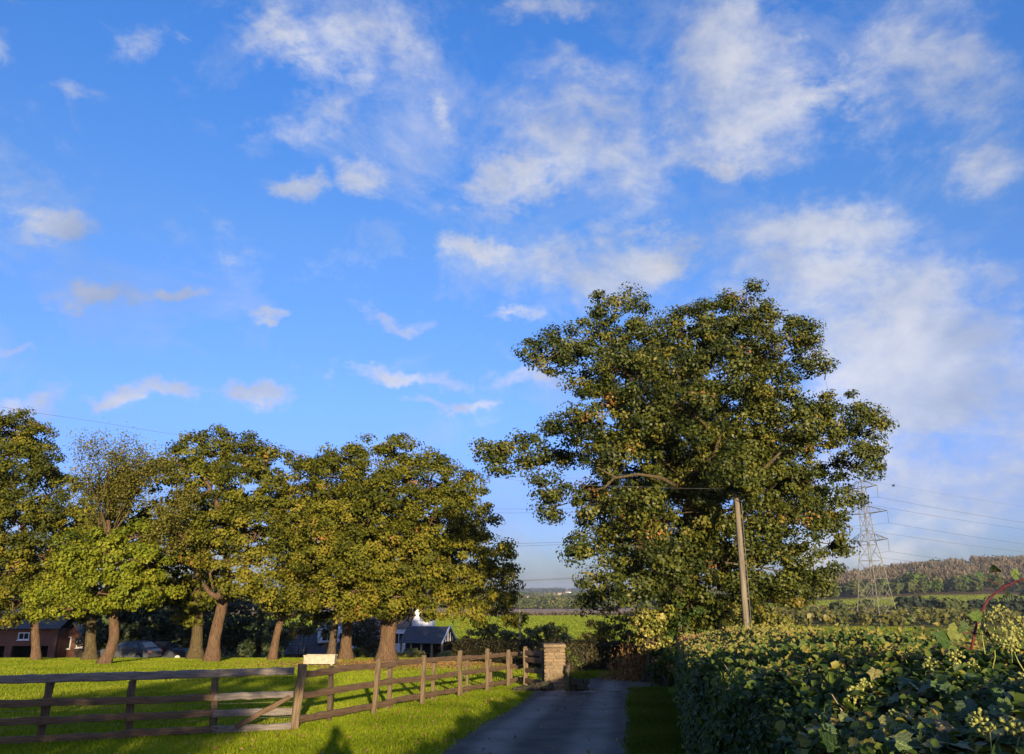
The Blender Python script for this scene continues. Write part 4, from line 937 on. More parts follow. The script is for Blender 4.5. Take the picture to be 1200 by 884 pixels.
# ------------------------------------------------------------------ stone gate pillar and rubble
PX, PYY = at(650, 800, 23.3)[0], 23.3
pb = gp(PX, PYY); pil = thing('stone_pillar', pb, 'square stone gate pillar at the end of the fence, its upper half in sun', 'pillar')
STM = []
for i in range(5):
    m_ = MB(); m_.box((0, 0, 0), (1, 1, 1), jit=.04); me = m_.mesh('stone'); me.materials.append(M['stone']); STM.append(me)
m_ = MB(); m_.box((PX, PYY, pb[2] + .58), (.50, .50, 1.20)); m_.build('mortar_core', M['mortar'], pil)
zc = -.02; k = 0
while zc < 1.16:
    h = rng.uniform(.075, .135); h = min(h, 1.19 - zc)
    for sx, sy in ((0, -1), (0, 1), (-1, 0), (1, 0)):
        cuts = [-.285] + sorted(rng.uniform(-.20, .20, rng.integers(1, 4)).tolist()) + [.285]
        for a, b in zip(cuts[:-1], cuts[1:]):
            if b - a < .05: continue
            wdt, dep = b - a - .016, .075
            o_ = (a + b) / 2; c = (o_, sy * .255, zc + h / 2) if sx == 0 else (sx * .255, o_, zc + h / 2)
            link('stone', STM[k % 5], None, pil, c, (0, 0, 0), (wdt, dep, h - .022) if sx == 0 else (dep, wdt, h - .022)); k += 1
    zc += h
for i, (cx_, cy_) in enumerate(((-.16, -.15), (.15, -.16), (-.15, .16), (.16, .15))):
    link('cap_stone', STM[i], None, pil, (cx_, cy_, 1.225), (0, 0, rng.normal(0, .05)), (.31, .31, .065))
# low rubble wall before the pillar, its stones coloured dark for the shadow there
rb = gp(at(628, 806, 22.9)[0], 22.9); rub = thing('rubble_wall', rb, 'low broken dark stone wall at the left foot of the pillar', 'wall')
SDM = []
for i in range(4):
    m_ = MB(); m_.box((0, 0, 0), (1, 1, 1), jit=.09); me = m_.mesh('stone'); me.materials.append(M['stone_dark']); SDM.append(me)
for i in range(46):
    t_ = rng.random(); cx_ = -.55 + 1.05 * t_; hh = .03 + .26 * t_ * rng.random()
    link('stone', SDM[i % 4], None, rub, (cx_, rng.normal(0, .11), hh), (rng.normal(0, .2), rng.normal(0, .2), rng.uniform(0, 3)), (rng.uniform(.12, .22), rng.uniform(.10, .18), rng.uniform(.08, .14)))
# gate leaf folded back and stone stop on the right of the pillar
gx = PX + .34; gl_ = thing('gate_leaf', gp(gx, 23.0), 'dark narrow gate leaf folded back against the right side of the pillar', 'gate')
for i, o_ in enumerate(np.linspace(-.42, .30, 6)):
    m_ = MB(); m_.box((gx + .02 * i, 23.05 + o_, g1(gx, 23) + .40), (.03, .115, .68 - .02 * (i % 3)), jit=.004); m_.build('board', M['timber'], gl_)
for hz in (.18, .60):
    m_ = MB(); m_.box((gx - .03 + .05, 22.99, g1(gx, 23) + hz), (.04, .84, .09), -.1); m_.build('ledge', M['timber'], gl_)
sb_ = gp(PX + .62, 22.95); stp = thing('stone_stop', sb_, 'small dark stone block beside the gate leaf on the drive edge', 'stone')
for i in range(14):
    link('stone', SDM[i % 4], None, stp, (rng.normal(0, .13), rng.normal(0, .1), .06 + .1 * (i // 5)), (rng.normal(0, .1), rng.normal(0, .1), rng.uniform(0, 3)), (.2, .16, .11))
shrub('ivy_bush', 'trailing ivy hanging from the right shoulder of the stone pillar', 23.5, [(667,764,4),(672,770,4),(676,777,3)], 'hedge_leaf', dens=14, per=14, cr=.09, L=.05, Wd=.04, rs=.006)

# ------------------------------------------------------------------ white trough on the lawn
tb0 = hit(375, 781); trg = thing('water_trough', tb0, 'cream white box trough standing on the lawn behind the fence', 'trough')
mW = 36 * mpp(775, tb0[1]); 
m_ = MB(); Hh = .40; wl, wd_ = mW, .5
for c, sz in (((0, -wd_/2, .12 + Hh/2), (wl, .04, Hh)), ((0, wd_/2, .12 + Hh/2), (wl, .04, Hh)), ((-wl/2 + .02, 0, .12 + Hh/2), (.04, wd_ - .042, Hh)), ((wl/2 - .02, 0, .12 + Hh/2), (.04, wd_ - .042, Hh)), ((0, 0, .15), (wl - .082, wd_ - .042, .04))):
    m_.box(c, sz)
m_.build('basin', M['cream_paint'], trg, world=False)
m_ = MB(); m_.box((0, -wd_/2 - .012, .12 + Hh - .03), (wl + .04, .05, .06)); m_.box((0, wd_/2 + .012, .12 + Hh - .03), (wl + .04, .05, .06)); m_.build('rim', M['cream_paint'], trg, world=False)
for sx in (-.4, .4):
    for sy in (-.18, .18):
        m_ = MB(); m_.box((sx * wl, sy, .03), (.09, .09, .20)); m_.build('leg', M['cream_paint'], trg, world=False)

# ------------------------------------------------------------------ telephone pole and its wire
TY = 25.4; tpole = at(876, 750, TY); tpb = gp(tpole[0], TY)
pole = thing('telephone_pole', tpb, 'weathered wooden telephone pole standing in front of the big oak', 'pole')
top = at(862, 566, TY); m_ = MB()
hp = top[2] - tpb[2]
m_.tube([(0, 0, -.2)] + [(rng.normal(0, .004), 0, hp * k / 8) for k in range(1, 9)], np.linspace(.108, .084, 9), 14, .02); m_.build('shaft', M['pole'], pole, world=False, smooth=True)
m_ = MB(); m_.box((0, 0, hp - .3), (.36, .06, .06)); m_.build('bracket', M['metal'], pole, world=False)
m_ = MB(); m_.tube([(.16, 0, hp - .27), (.16, 0, hp - .12)], [.025, .03], 8); m_.build('insulator', M['ceramic'], pole, world=False)
m_ = MB(); m_.tube([(.14, -.06, .2), (.125, -.07, hp - .4)], [.014, .014], 5); m_.build('earth_cable', M['wire'], pole, world=False)
for k in range(4):
    m_ = MB(); m_.bar((-.13 if k % 2 else .13, 0, 3.2 + .45 * k), (-.26 if k % 2 else .26, 0, 3.2 + .45 * k), .011, 5); m_.build('climbing_step', M['metal'], pole, world=False)
def wire(name, label, pts, r, group=None, cat='wire'):
    m_ = MB(); m_.tube(pts, [r] * len(pts), 5); o = m_.build(name, M['wire']); return setp(o, label, cat, group)
wp = [at(862, 573, 25.4)]
for x, y, Y in ((800,572.5,25.1),(740,570.5,24.9),(680,568.5,24.7),(620,565,24.3),(575,558.5,24),(500,549.5,23.2),(400,535.5,22.2),(300,521.5,21.2),(190,507,20),(120,495.5,19.3),(50,485,18.6),(-60,467,17.6),(-200,442,16.4)):
    wp.append(at(x, y, Y))
wire('telephone_wire', 'single thin telephone wire rising leftward above the tree tops', wp, .0042)

# ------------------------------------------------------------------ pylon and conductors
PYD = np.array([103.6, 228.0]); pyb = gp(*PYD); pang = math.atan2(192, 379)
pyl = thing('electricity_pylon', pyb, 'tall steel lattice electricity pylon half hidden behind the big oak', 'pylon')
tz = at(1003, 562, 228)[2] - pyb[2]
pc, ps_ = math.cos(pang + math.pi / 2), math.sin(pang + math.pi / 2)
lv = [(0, 3.9), (6.5, 3.2), (12, 2.6), (17, 2.2), (21.5, 1.55), (25.5, 1.2), (29.5, 1.05), (33.5, .9), (tz - 2.2, .75)]
e1 = np.array([pc, ps_, 0]); e2 = np.array([-ps_, pc, 0])
def cor(lz, hw, i): sx, sy = ((-1, -1), (1, -1), (1, 1), (-1, 1))[i]; return e1 * hw * sx + e2 * hw * sy + np.array([0, 0, lz])
for i in range(4):
    m_ = MB()
    for (z0, w0), (z1, w1) in zip(lv[:-1], lv[1:]): m_.bar(cor(z0, w0, i), cor(z1, w1, i), .10)
    m_.bar(cor(lv[-1][0], lv[-1][1], i), np.array([0, 0, tz]), .09)
    m_.build('leg', M['metal'], pyl, world=False)
for i in range(4):
    m_ = MB(); j = (i + 1) % 4
    for (z0, w0), (z1, w1) in zip(lv[:-1], lv[1:]):
        m_.bar(cor(z0, w0, i), cor(z1, w1, j), .045); m_.bar(cor(z0, w0, j), cor(z1, w1, i), .045); m_.bar(cor(z1, w1, i), cor(z1, w1, j), .06)
        if z0 < 15:
            mid = (cor(z0, w0, i) + cor(z0, w0, j)) / 2; hz = (z0 + z1) / 2; hw = (w0 + w1) / 2
            m_.bar(mid, cor(hz, hw, i), .05); m_.bar(mid, cor(hz, hw, j), .05)
    m_.build('bracing', M['metal'], pyl, world=False)
arms = []
for lev, (ypx, xr) in enumerate(((571, 5.2), (601, 7.6), (633, 6.6))):
    za = at(1022, ypx, 228)[2] - pyb[2]
    hw = float(np.interp(za, [q[0] for q in lv], [q[1] for q in lv]))
    for sg in (-1, 1):
        tip = e1 * sg * xr + np.array([0, 0, za]); m_ = MB()
        for sy in (-1, 1):
            lo = e1 * sg * hw + e2 * sy * hw + np.array([0, 0, za - .3]); hi_ = e1 * sg * hw * .9 + e2 * sy * hw * .9 + np.array([0, 0, za + 1.9])
            m_.bar(lo, tip, .09); m_.bar(hi_, tip, .08)
            for f in (.33, .66): m_.bar(lo + (tip - lo) * f, hi_ + (tip - hi_) * (f - .2), .05)
        m_.bar(e1 * sg * (hw + (xr - hw) * .5) + e2 * hw * .5 + np.array([0, 0, za - .15]), e1 * sg * (hw + (xr - hw) * .5) - e2 * hw * .5 + np.array([0, 0, za - .15]), .05)
        arm = m_.build('cross_arm', M['metal'], pyl, world=False)
        m_ = MB(); zz_ = np.linspace(0, -3.4, 15); m_.tube([tip + np.array([0, 0, q]) for q in zz_], [.06 if k_ % 2 else .17 for k_ in range(15)], 7); m_.build('insulator', M['ceramic'], arm, world=False)
        arms.append((lev, sg, pyb + tip + np.array([0, 0, -3.5])))
P2 = np.array([480., 420.]) - PYD; P0 = np.array([-278., 36.]) - PYD
names = {(0, -1): 'top left', (0, 1): 'top right', (1, -1): 'middle left', (1, 1): 'middle right', (2, -1): 'bottom left', (2, 1): 'bottom right'}
def span(a, off, sag, n=40, z2=0.0):
    tt = np.linspace(0, 1, n); return [a + np.array([off[0] * t_, off[1] * t_, z2 * t_ - 4 * sag * t_ * (1 - t_)]) for t_ in tt]
for lev, sg, p in arms:
    pts = span(p, P0, 11.5, z2=2.0)[::-1] + span(p, P2, 8.6)[1:]
    side = 'near' if (e1 * sg)[1] < 0 else 'far'
    wire('power_line', '%s power line slung from the %s side of the pylon' % (('highest', 'middle', 'lowest')[lev], side), pts, .036, 'power lines strung from the pylon')
pt = pyb + np.array([0, 0, tz]); wire('earth_wire', 'thin earth wire from the very tip of the pylon', span(pt, P0, 9, z2=2)[::-1] + span(pt, P2, 7)[1:], .02, None)

# ------------------------------------------------------------------ buildings
def lobj(name, mat, parent, fn):
    m_ = MB(); fn(m_); r = m_.build(name, mat, parent, world=False); return r
def window(parent, c, w_, h_, axis, mat='white_paint', bars=1):
    """frame + pane + sill; axis 'y' faces -y, 'x' faces +x"""
    fr = MB(); t_ = .07
    def bx(m_, du, dv, su, sv, dp, off):
        if axis == 'y': m_.box((c[0] + du, c[1] - off, c[2] + dv), (su, dp, sv))
        else: m_.box((c[0] + off, c[1] + du, c[2] + dv), (dp, su, sv))
    for du in (-w_/2, w_/2): bx(fr, du, 0, t_, h_ + t_, .08, .02)
    for dv in (-h_/2, h_/2): bx(fr, 0, dv, w_ - t_, t_, .078, .02)
    for b in range(bars): bx(fr, -w_/2 + w_ * (b + 1) / (bars + 1), 0, .04, h_ - t_, .06, .02)
    f = fr.build('window', M[mat], parent, world=False)
    p = MB(); bx(p, 0, 0, w_ - .02, h_ - .02, .03, .008); p.build('pane', M['glass'], f, world=False)
    s_ = MB(); bx(s_, 0, -h_/2 - .07, w_ + .2, .06, .16, .05); s_.build('sill', M[mat], f, world=False)
def gable_prism(m_, L_, D_, z0, z1, inset=0):
    """roof solid with ridge along x"""
    m_.add([(-L_/2, -D_/2, z0), (L_/2, -D_/2, z0), (L_/2, D_/2, z0), (-L_/2, D_/2, z0), (-L_/2 + inset, 0, z1), (L_/2 - inset, 0, z1)], [(0, 1, 5, 4), (2, 3, 4, 5), (1, 2, 5), (3, 0, 4), (0, 3, 2, 1)])
def roof_courses(parent, L_, D_, z0, z1, mat, n=9, name='tile_course', over=.15, inset=0):
    """overlapping courses of tiles on the near and far slopes"""
    for sg in (-1, 1):
        for i in range(n):
            f0, f1_ = i / n, (i + 1.25) / n; f1_ = min(f1_, 1.0); m_ = MB()
            y0, y1 = sg * D_ / 2 * (1 - f0), sg * D_ / 2 * (1 - f1_); za, zb = z0 + (z1 - z0) * f0, z0 + (z1 - z0) * f1_
            xa, xb = L_ / 2 + over - inset * f0, L_ / 2 + over - inset * f1_
            m_.add([(-xa, y0, za + .02), (xa, y0, za + .02), (xb, y1, zb + .015), (-xb, y1, zb + .015), (-xa, y0, za + .07), (xa, y0, za + .07), (xb, y1, zb + .03), (-xb, y1, zb + .03)],
                   [(0, 3, 2, 1), (4, 5, 6, 7), (0, 1, 5, 4), (1, 2, 6, 5), (2, 3, 7, 6), (3, 0, 4, 7)])
            m_.build(name, M[mat], parent, world=False)
BY = 80.0
def bz(y, Y=BY): return at(600, y, Y)[2]
def bx_(x, y=745, Y=BY): return at(x, y, Y)[0]
# cart shed with open posts, right of the broad oak
b0 = gp((bx_(468) + bx_(536)) / 2, BY); g0 = b0[2]
cs = thing('cart_shed', b0, 'small open-fronted cart shed with slate roof and pale posts', 'shed', rotz=R(-14))
Lc = bx_(530) - bx_(482); ez, rz_ = bz(752) - g0, bz(735) - g0
lobj('roof_frame', M['timber'], cs, lambda m_: gable_prism(m_, Lc, 4.2, ez, rz_))
roof_courses(cs, Lc, 4.5, ez - .05, rz_ + .05, 'slate', 8, 'slate_course')
for i in range(6): lobj('post', M['timber_pale'], cs, lambda m_: m_.box((-Lc/2 - 1.1 + i * (Lc + 1.2) / 5, -1.95, ez / 2), (.16, .16, ez)))
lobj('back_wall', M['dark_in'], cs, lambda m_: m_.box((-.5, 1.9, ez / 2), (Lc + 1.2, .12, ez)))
for k in range(5): lobj('gable_stud', M['white_paint'], cs, lambda m_: m_.box((Lc/2 + .03, -1.4 + .7 * k, ez + .05 + (rz_ - ez) * (1 - abs(-1.4 + .7 * k) / 2.1) * .45), (.05, .10, (rz_ - ez) * (1 - abs(-1.4 + .7 * k) / 2.1) * .9)))
for sg in (-1, 1): lobj('barge_board', M['white_paint'], cs, lambda m_: m_.bar((Lc/2 + .20, sg * 2.3, ez - .02), (Lc/2 + .20, 0, rz_ + .12), .09))
# white boarded oast house with cowl
b0 = gp(bx_(440, 745, 92), 92.0); g0 = b0[2]
oh = thing('white_house', b0, 'white boarded farmhouse with brown tiled roof and white pointed cowl', 'house', rotz=R(-6))
Lh = bx_(485, 745, 92) - bx_(392, 745, 92); ez, rz_ = bz(734, 92) - g0, bz(708, 92) - g0
lobj('wall', M['white_board'], oh, lambda m_: m_.box((0, 0, ez / 2), (Lh, 7.0, ez)))
for k in range(14): lobj('weatherboard', M['white_board'], oh, lambda m_: m_.box((0, -3.53, .2 + k * (ez - .3) / 14), (Lh + .02, .05, (ez - .3) / 14 - .025)))
lobj('roof_frame', M['timber'], oh, lambda m_: gable_prism(m_, Lh, 7.1, ez + .003, rz_))
roof_courses(oh, Lh, 7.5, ez - .08, rz_ + .06, 'tile', 11)
for xo in (-Lh * .30, Lh * .40): window(oh, (xo, -3.56, ez - 1.1), 1.1, 1.1, 'y')
cxo = bx_(488, 725, 92) - b0[0]; 
def cone(m_):
    k = 18; zs = [(0, 2.1), (ez + .6, 2.1), (bz(716, 92) - g0 - .6, .55)]; V_, F_ = tube_np([(cxo, .5, z) for z, _ in zs], [r for _, r in zs], k); m_.add(V_, F_)
lobj('oast_kiln', M['white_board'], oh, cone)
def cowl(m_):
    k = 12; zt = bz(716, 92) - g0; V_, F_ = tube_np([(cxo, .5, zt - .75), (cxo, .5, zt + .1), (cxo - .1, .45, zt + 1.0)], [.62, .5, .05], k); m_.add(V_, F_)
lobj('cowl', M['white_paint'], oh, cowl)
lobj('chimney', M['brick'], oh, lambda m_: m_.box((-Lh * .2, .3, rz_ + .3), (.7, .7, 1.4)))
# slate outbuilding with white dormer, left
b0 = gp(bx_(362), BY); g0 = b0[2]
ob_ = thing('slate_outbuilding', b0, 'long low outbuilding with dark slate roof and white gabled dormer', 'outbuilding', rotz=R(5))
Lo = bx_(402) - bx_(322); ez, rz_ = bz(764) - g0, bz(738) - g0
lobj('wall', M['timber'], ob_, lambda m_: m_.box((0, 0, ez / 2), (Lo - .5, 4.6, ez)))
lobj('roof_frame', M['timber'], ob_, lambda m_: gable_prism(m_, Lo - .2, 5.0, ez + .003, rz_, .9))
roof_courses(ob_, Lo - .3, 5.4, ez - .06, rz_ + .05, 'slate', 9, 'slate_course', inset=.9)
for k in range(5): lobj('plank_door' if k % 2 else 'timber_panel', M['timber_pale'] if k % 2 else M['timber'], ob_, lambda m_: m_.box((-Lo * .36 + k * Lo * .18, -2.34, ez * .46), (Lo * .13, .06, ez * .86)))
dx_ = bx_(387) - b0[0]; dzb, dzt = bz(751) - g0, bz(727) - g0
lobj('dormer', M['white_board'], ob_, lambda m_: (m_.box((dx_, -1.3, dzb + .55), (1.9, 1.7, 1.3)), m_.add([(dx_ - .95, -2.15, dzb + 1.203), (dx_ + .95, -2.15, dzb + 1.203), (dx_, -2.15, dzt), (dx_ - .95, .3, dzb + 1.203), (dx_ + .95, .3, dzb + 1.203), (dx_, .3, dzt)], [(0, 1, 2), (5, 4, 3), (0, 2, 5, 3), (1, 4, 5, 2), (0, 3, 4, 1)])))
window(ob_, (dx_, -2.17, dzb + .5), 1.0, .8, 'y', bars=1)
for sg in (-1, 1): lobj('barge_board', M['white_paint'], ob_, lambda m_: m_.bar((dx_ + sg * 1.12, -2.22, dzb + 1.05), (dx_, -2.22, dzt + .08), .07))
# white weather vane turret seen above the dormer
tb_ = gp(bx_(382, 720, 90), 90.0); tu = thing('white_turret', tb_, 'narrow white boarded turret rising behind the dormer', 'turret'); h0 = bz(728, 90) - tb_[2]
lobj('shaft', M['white_board'], tu, lambda m_: m_.box((0, 0, h0 / 2), (1.1, 1.1, h0)))
lobj('cap', M['white_paint'], tu, lambda m_: m_.add([(-.6, -.6, h0), (.6, -.6, h0), (.6, .6, h0), (-.6, .6, h0), (0, 0, h0 + 1.5)], [(0, 1, 4), (1, 2, 4), (2, 3, 4), (3, 0, 4), (0, 3, 2, 1)]))
# brick stable at the left edge
b0 = gp(bx_(18, 750, 66), 66.0); g0 = b0[2]; st = thing('brick_stable', b0, 'long red brick stable with dark open bays at the left edge', 'stable', rotz=R(4))
x0, x1 = bx_(-90, 750, 66) - b0[0], bx_(66, 750, 66) - b0[0]; ez = bz(737, 66) - g0; oz = bz(757, 66) - g0; rz_ = bz(716, 66) - g0; Ls = x1 - x0; xc = (x0 + x1) / 2
lobj('wall', M['brick'], st, lambda m_: m_.box((xc, 0, (oz + ez) / 2), (Ls, .4, ez - oz)))
xs_ = [x0, bx_(-45, 750, 66) - b0[0], bx_(-12, 750, 66) - b0[0], bx_(13, 750, 66) - b0[0], bx_(43, 750, 66) - b0[0], x1 - .3]
for q in xs_: lobj('brick_pier', M['brick'], st, lambda m_: m_.box((q, .0, oz / 2), (.55, .42, oz - .004)))
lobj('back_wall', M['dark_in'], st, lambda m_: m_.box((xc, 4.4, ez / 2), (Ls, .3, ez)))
lobj('end_wall', M['brick'], st, lambda m_: m_.box((x1 - .15, 2.3, ez / 2), (.3, 3.8, ez)))
for k in range(9):
    f0, f1_ = k / 9, min(1, (k + 1.25) / 9)
    lobj('slate_course', M['slate'], st, lambda m_: m_.add([(x0 - .3, -.6 + 2.9 * f0, ez + (rz_ - ez) * f0), (x1 + .3, -.6 + 2.9 * f0, ez + (rz_ - ez) * f0), (x1 + .3, -.6 + 2.9 * f1_, ez + (rz_ - ez) * f1_), (x0 - .3, -.6 + 2.9 * f1_, ez + (rz_ - ez) * f1_), (x0 - .3, -.6 + 2.9 * f0, ez + (rz_ - ez) * f0 + .08), (x1 + .3, -.6 + 2.9 * f0, ez + (rz_ - ez) * f0 + .08), (x1 + .3, -.6 + 2.9 * f1_, ez + (rz_ - ez) * f1_ + .03), (x0 - .3, -.6 + 2.9 * f1_, ez + (rz_ - ez) * f1_ + .03)], [(0, 3, 2, 1), (4, 5, 6, 7), (0, 1, 5, 4), (1, 2, 6, 5), (2, 3, 7, 6), (3, 0, 4, 7)]))
lobj('far_slope', M['slate'], st, lambda m_: m_.add([(x0 - .3, 5.0, ez), (x1 + .3, 5.0, ez), (x1 + .3, 2.3, rz_), (x0 - .3, 2.3, rz_)], [(0, 1, 2, 3)]))
window(st, (bx_(30, 742, 66) - b0[0], -.22, (oz + ez) / 2 + .1), .8, .5, 'y')
# grey gabled annexe next to the stable
b0 = gp(bx_(84, 755, 68), 68.0); g0 = b0[2]; ax = thing('grey_annexe', b0, 'grey gabled annexe with a dark window beside the brick stable', 'outbuilding')
wA = bx_(100, 755, 68) - bx_(70, 755, 68); ez = bz(752, 68) - g0; rz_ = bz(732, 68) - g0
lobj('wall', M['brick'], ax, lambda m_: m_.add([(-wA/2, 0, 0), (wA/2, 0, 0), (wA/2, 0, ez), (0, 0, rz_), (-wA/2, 0, ez), (-wA/2, 4, 0), (wA/2, 4, 0), (wA/2, 4, ez), (0, 4, rz_), (-wA/2, 4, ez)], [(0, 1, 2, 3, 4), (9, 8, 7, 6, 5), (1, 6, 7, 2), (5, 0, 4, 9), (2, 7, 8, 3), (4, 3, 8, 9)]))
for sg in (-1, 1): lobj('roof_slope', M['slate'], ax, lambda m_: m_.add([(sg * (wA/2 + .2), -.25, ez - .15), (0, -.25, rz_ + .06), (0, 4.2, rz_ + .06), (sg * (wA/2 + .2), 4.2, ez - .15), (sg * (wA/2 + .2), -.25, ez - .05), (0, -.25, rz_ + .16), (0, 4.2, rz_ + .16), (sg * (wA/2 + .2), 4.2, ez - .05)], [(0, 1, 2, 3), (7, 6, 5, 4), (0, 4, 5, 1), (3, 2, 6, 7), (0, 3, 7, 4)]))
window(ax, (-.5, -.01, ez - .1), .8, .9, 'y'); window(ax, (.7, -.01, ez - .2), .5, .5, 'y')
lobj('door', M['timber'], ax, lambda m_: m_.box((.75, -.03, 1.0), (.9, .06, 2.0)))

# ------------------------------------------------------------------ parked cars beyond the lawn
def car(label, cx_, Y, rz_, paint):
    b = gp(cx_, Y); t = thing('parked_car', b, label, 'car', 'cars parked behind the trees', rz_)
    # side profile lofted across the width
    prof = [(-2.1, .35), (-2.15, .75), (-1.9, .92), (-1.2, .98), (1.0, .97), (1.75, .88), (2.12, .72), (2.15, .38)]
    m_ = MB(); n = len(prof); V_ = []
    for k, (wy, sc) in enumerate(((-.86, .96), (-.80, 1.0), (.80, 1.0), (.86, .96))): V_ += [(x_ * (.985 if k in (0, 3) else 1), wy, z_ * (.98 if k in (0, 3) else 1)) for x_, z_ in prof]
    F_ = [(k*n+i, k*n+i+1, (k+1)*n+i+1, (k+1)*n+i) for k in range(3) for i in range(n - 1)] + [tuple(range(n)), tuple(range(4*n-1, 3*n-1, -1))] + [(k*n, (k+1)*n, (k+1)*n+n-1, k*n+n-1) for k in range(3)]
    m_.add(V_, F_); m_.build('body', M[paint], t, world=False, smooth=False)
    cab = [(-1.75, .95), (-1.25, 1.38), (-.6, 1.46), (.2, 1.42), (1.05, .95)]; m_ = MB(); n = len(cab); V_ = []
    for wy, tw_ in ((-1, 1), (1, 1)): V_ += [(x_, wy * (.80 if z_ < 1 else .62), z_) for x_, z_ in cab]
    m_.add(V_, [(i, i+1, n+i+1, n+i) for i in range(n - 1)] + [tuple(range(n)), tuple(range(2*n-1, n-1, -1))]); m_.build('cabin', M[paint], t, world=False)
    def pane(nm, P4, off):
        m2 = MB(); A = np.array(P4) + np.array(off); B = A + np.array(off) * .8; m2.add(np.concatenate([A, B]), [(0, 1, 2, 3), (7, 6, 5, 4), (0, 4, 5, 1), (1, 5, 6, 2), (2, 6, 7, 3), (3, 7, 4, 0)]); m2.build(nm, M['glass'], t, world=False)
    pane('windscreen', [(.96, -.70, 1.0), (.96, .70, 1.0), (.27, .58, 1.38), (.27, -.58, 1.38)], (.012, 0, .012))
    pane('rear_window', [(-1.70, -.70, 1.0), (-1.70, .70, 1.0), (-1.30, .58, 1.33), (-1.30, -.58, 1.33)], (-.012, 0, .012))
    for sg in (-1, 1):
        pane('side_window', [(-1.35, sg * .785, 1.02), (-.35, sg * .785, 1.02), (-.35, sg * .66, 1.36), (-1.1, sg * .67, 1.33)], (0, sg * .012, .004))
        pane('side_window', [(-.27, sg * .785, 1.02), (.82, sg * .785, 1.02), (.2, sg * .66, 1.36), (-.27, sg * .66, 1.36)], (0, sg * .012, .004))
        for xw in (-1.35, 1.35):
            m2 = MB(); m2.tube([(xw, sg * .70, .33), (xw, sg * .90, .33)], [.33, .33], 18); wh = m2.build('wheel', M['rubber'], t, world=False)
            m2 = MB(); m2.tube([(xw, sg * .895, .33), (xw, sg * .912, .33)], [.21, .20], 14); m2.build('rim', M['chrome'], wh, world=False)
        m2 = MB(); m2.box((2.10, sg * .62, .70), (.10, .36, .14)); m2.build('headlight', M['chrome'], t, world=False)
        m2 = MB(); m2.box((-2.10, sg * .64, .76), (.10, .26, .16)); m2.build('tail_light', M['lamp'], t, world=False)
        m2 = MB(); m2.box((.72, sg * .90, 1.0), (.14, .16, .11)); m2.build('wing_mirror', M[paint], t, world=False)
    return t
car('dark parked car half hidden behind the lawn edge, nearer the crooked maple', at(152, 768, 60)[0], 60, R(168), 'car_grey')
car('dark parked car with a bright windscreen glint, nearer the dappled trunk', at(190, 768, 61.5)[0], 61.5, R(8), 'car_blue')

# ------------------------------------------------------------------ far countryside
def far_tree_np(P, h, w_, nq, jit=.2, col=.5, streak=False):
    """rough small crowns, one per row of P; returns V, F, tint"""
    n = len(P); d = unit(rng.normal(size=(n, nq, 3))); f = rng.random((n, nq, 1)) ** .4
    c = P[:, None, :] + d * f * np.stack([w_ / 2, w_ / 2, h * .42], 1)[:, None, :] + np.stack([np.zeros(n), np.zeros(n), h * .55], 1)[:, None, :]
    N = d + rng.normal(0, .5, (n, nq, 3)) + np.array([0, -.2, .2]); s = (w_ * .30)[:, None] * rng.uniform(.6, 1.3, (n, nq))
    T_ = np.concatenate([rng.normal(0, .25, (n * nq, 2)), np.ones((n * nq, 1))], 1) if streak else None
    V, F, k = leaves(c.reshape(-1, 3), N.reshape(-1, 3) * ((1, 1, .2) if streak else (1, 1, 1)), s.reshape(-1) * (1.3 if streak else 1), s.reshape(-1) * (.5 if streak else .8), T=T_)
    t = np.clip(col + rng.normal(0, .18, (n, 1)) + rng.normal(0, .1, (n, nq)), 0, 1); return V, F, np.repeat(t.reshape(-1), k)
def wood(name, label, xy, h, w_, nq, mat, col=.5):
    P = np.stack([xy[:, 0], xy[:, 1], ground(xy[:, 0], xy[:, 1])], 1); n = len(P)
    V, F, t = far_tree_np(P, h * rng.uniform(.75, 1.25, n), w_ * rng.uniform(.8, 1.3, n), nq, col=col, streak=(mat == 'far_bare'))
    o = link(name, np_mesh(name, V, F, tint=t), M[mat]); return setp(o, label, 'wood', kind='stuff')
def fan(n, y0, y1, s0, s1, pw=1.0):
    y = y0 + (y1 - y0) * rng.random(n) ** pw; s = rng.uniform(s0, s1, n); return np.stack([s * y, y], 1)
wood('hill_wood', 'brown leafless wood covering the hillside at right', fan(1500, 625, 960, .18, .95), 10, 7, 34, 'far_bare', .5)
wood('hilltop_wood', 'darker tree line along the crest of the wooded hill', fan(700, 930, 1250, .16, .98), 11, 9, 36, 'far_leaf', .25)
wood('wood_edge', 'green and dark trees along the lower edge of the hillside wood', fan(260, 572, 640, .20, .95), 9, 8, 60, 'far_leaf', .35)
wood('valley_trees', 'grey-green trees scattered over the distant valley', fan(420, 660, 1000, -.35, .28), 6, 9, 24, 'far_leaf', .45)
wood('town_trees', 'grey-green trees among the houses of the distant town', fan(1100, 1250, 3100, -.35, .28), 9, 16, 18, 'far_leaf', .4)
wood('horizon_trees', 'hazy line of woodland on the far horizon', fan(900, 3200, 6200, -.5, .6), 12, 60, 16, 'far_dark', .6)
n = 520; ss = rng.uniform(-.35, .16, n); xy = np.stack([ss * 312, 306 + 14 * np.sin(ss * 9) - 40 * ss + rng.normal(0, 1.5, n)], 1)
wood('field_hedge', 'thin brown hedge between the pasture and the ploughed field', xy, .9, 2.4, 16, 'far_bare', .3)
n = 360; ss = rng.uniform(-.35, .2, n); xy = np.stack([ss * 640, 645 + rng.normal(0, 8, n)], 1)
wood('valley_hedge', 'hedgerow beyond the ploughed field in the valley', xy, 3.5, 5, 16, 'far_leaf', .45)
n = 120; y_ = rng.uniform(70, 110, n); xy = np.stack([rng.uniform(-.22, .12, n) * y_, y_], 1)
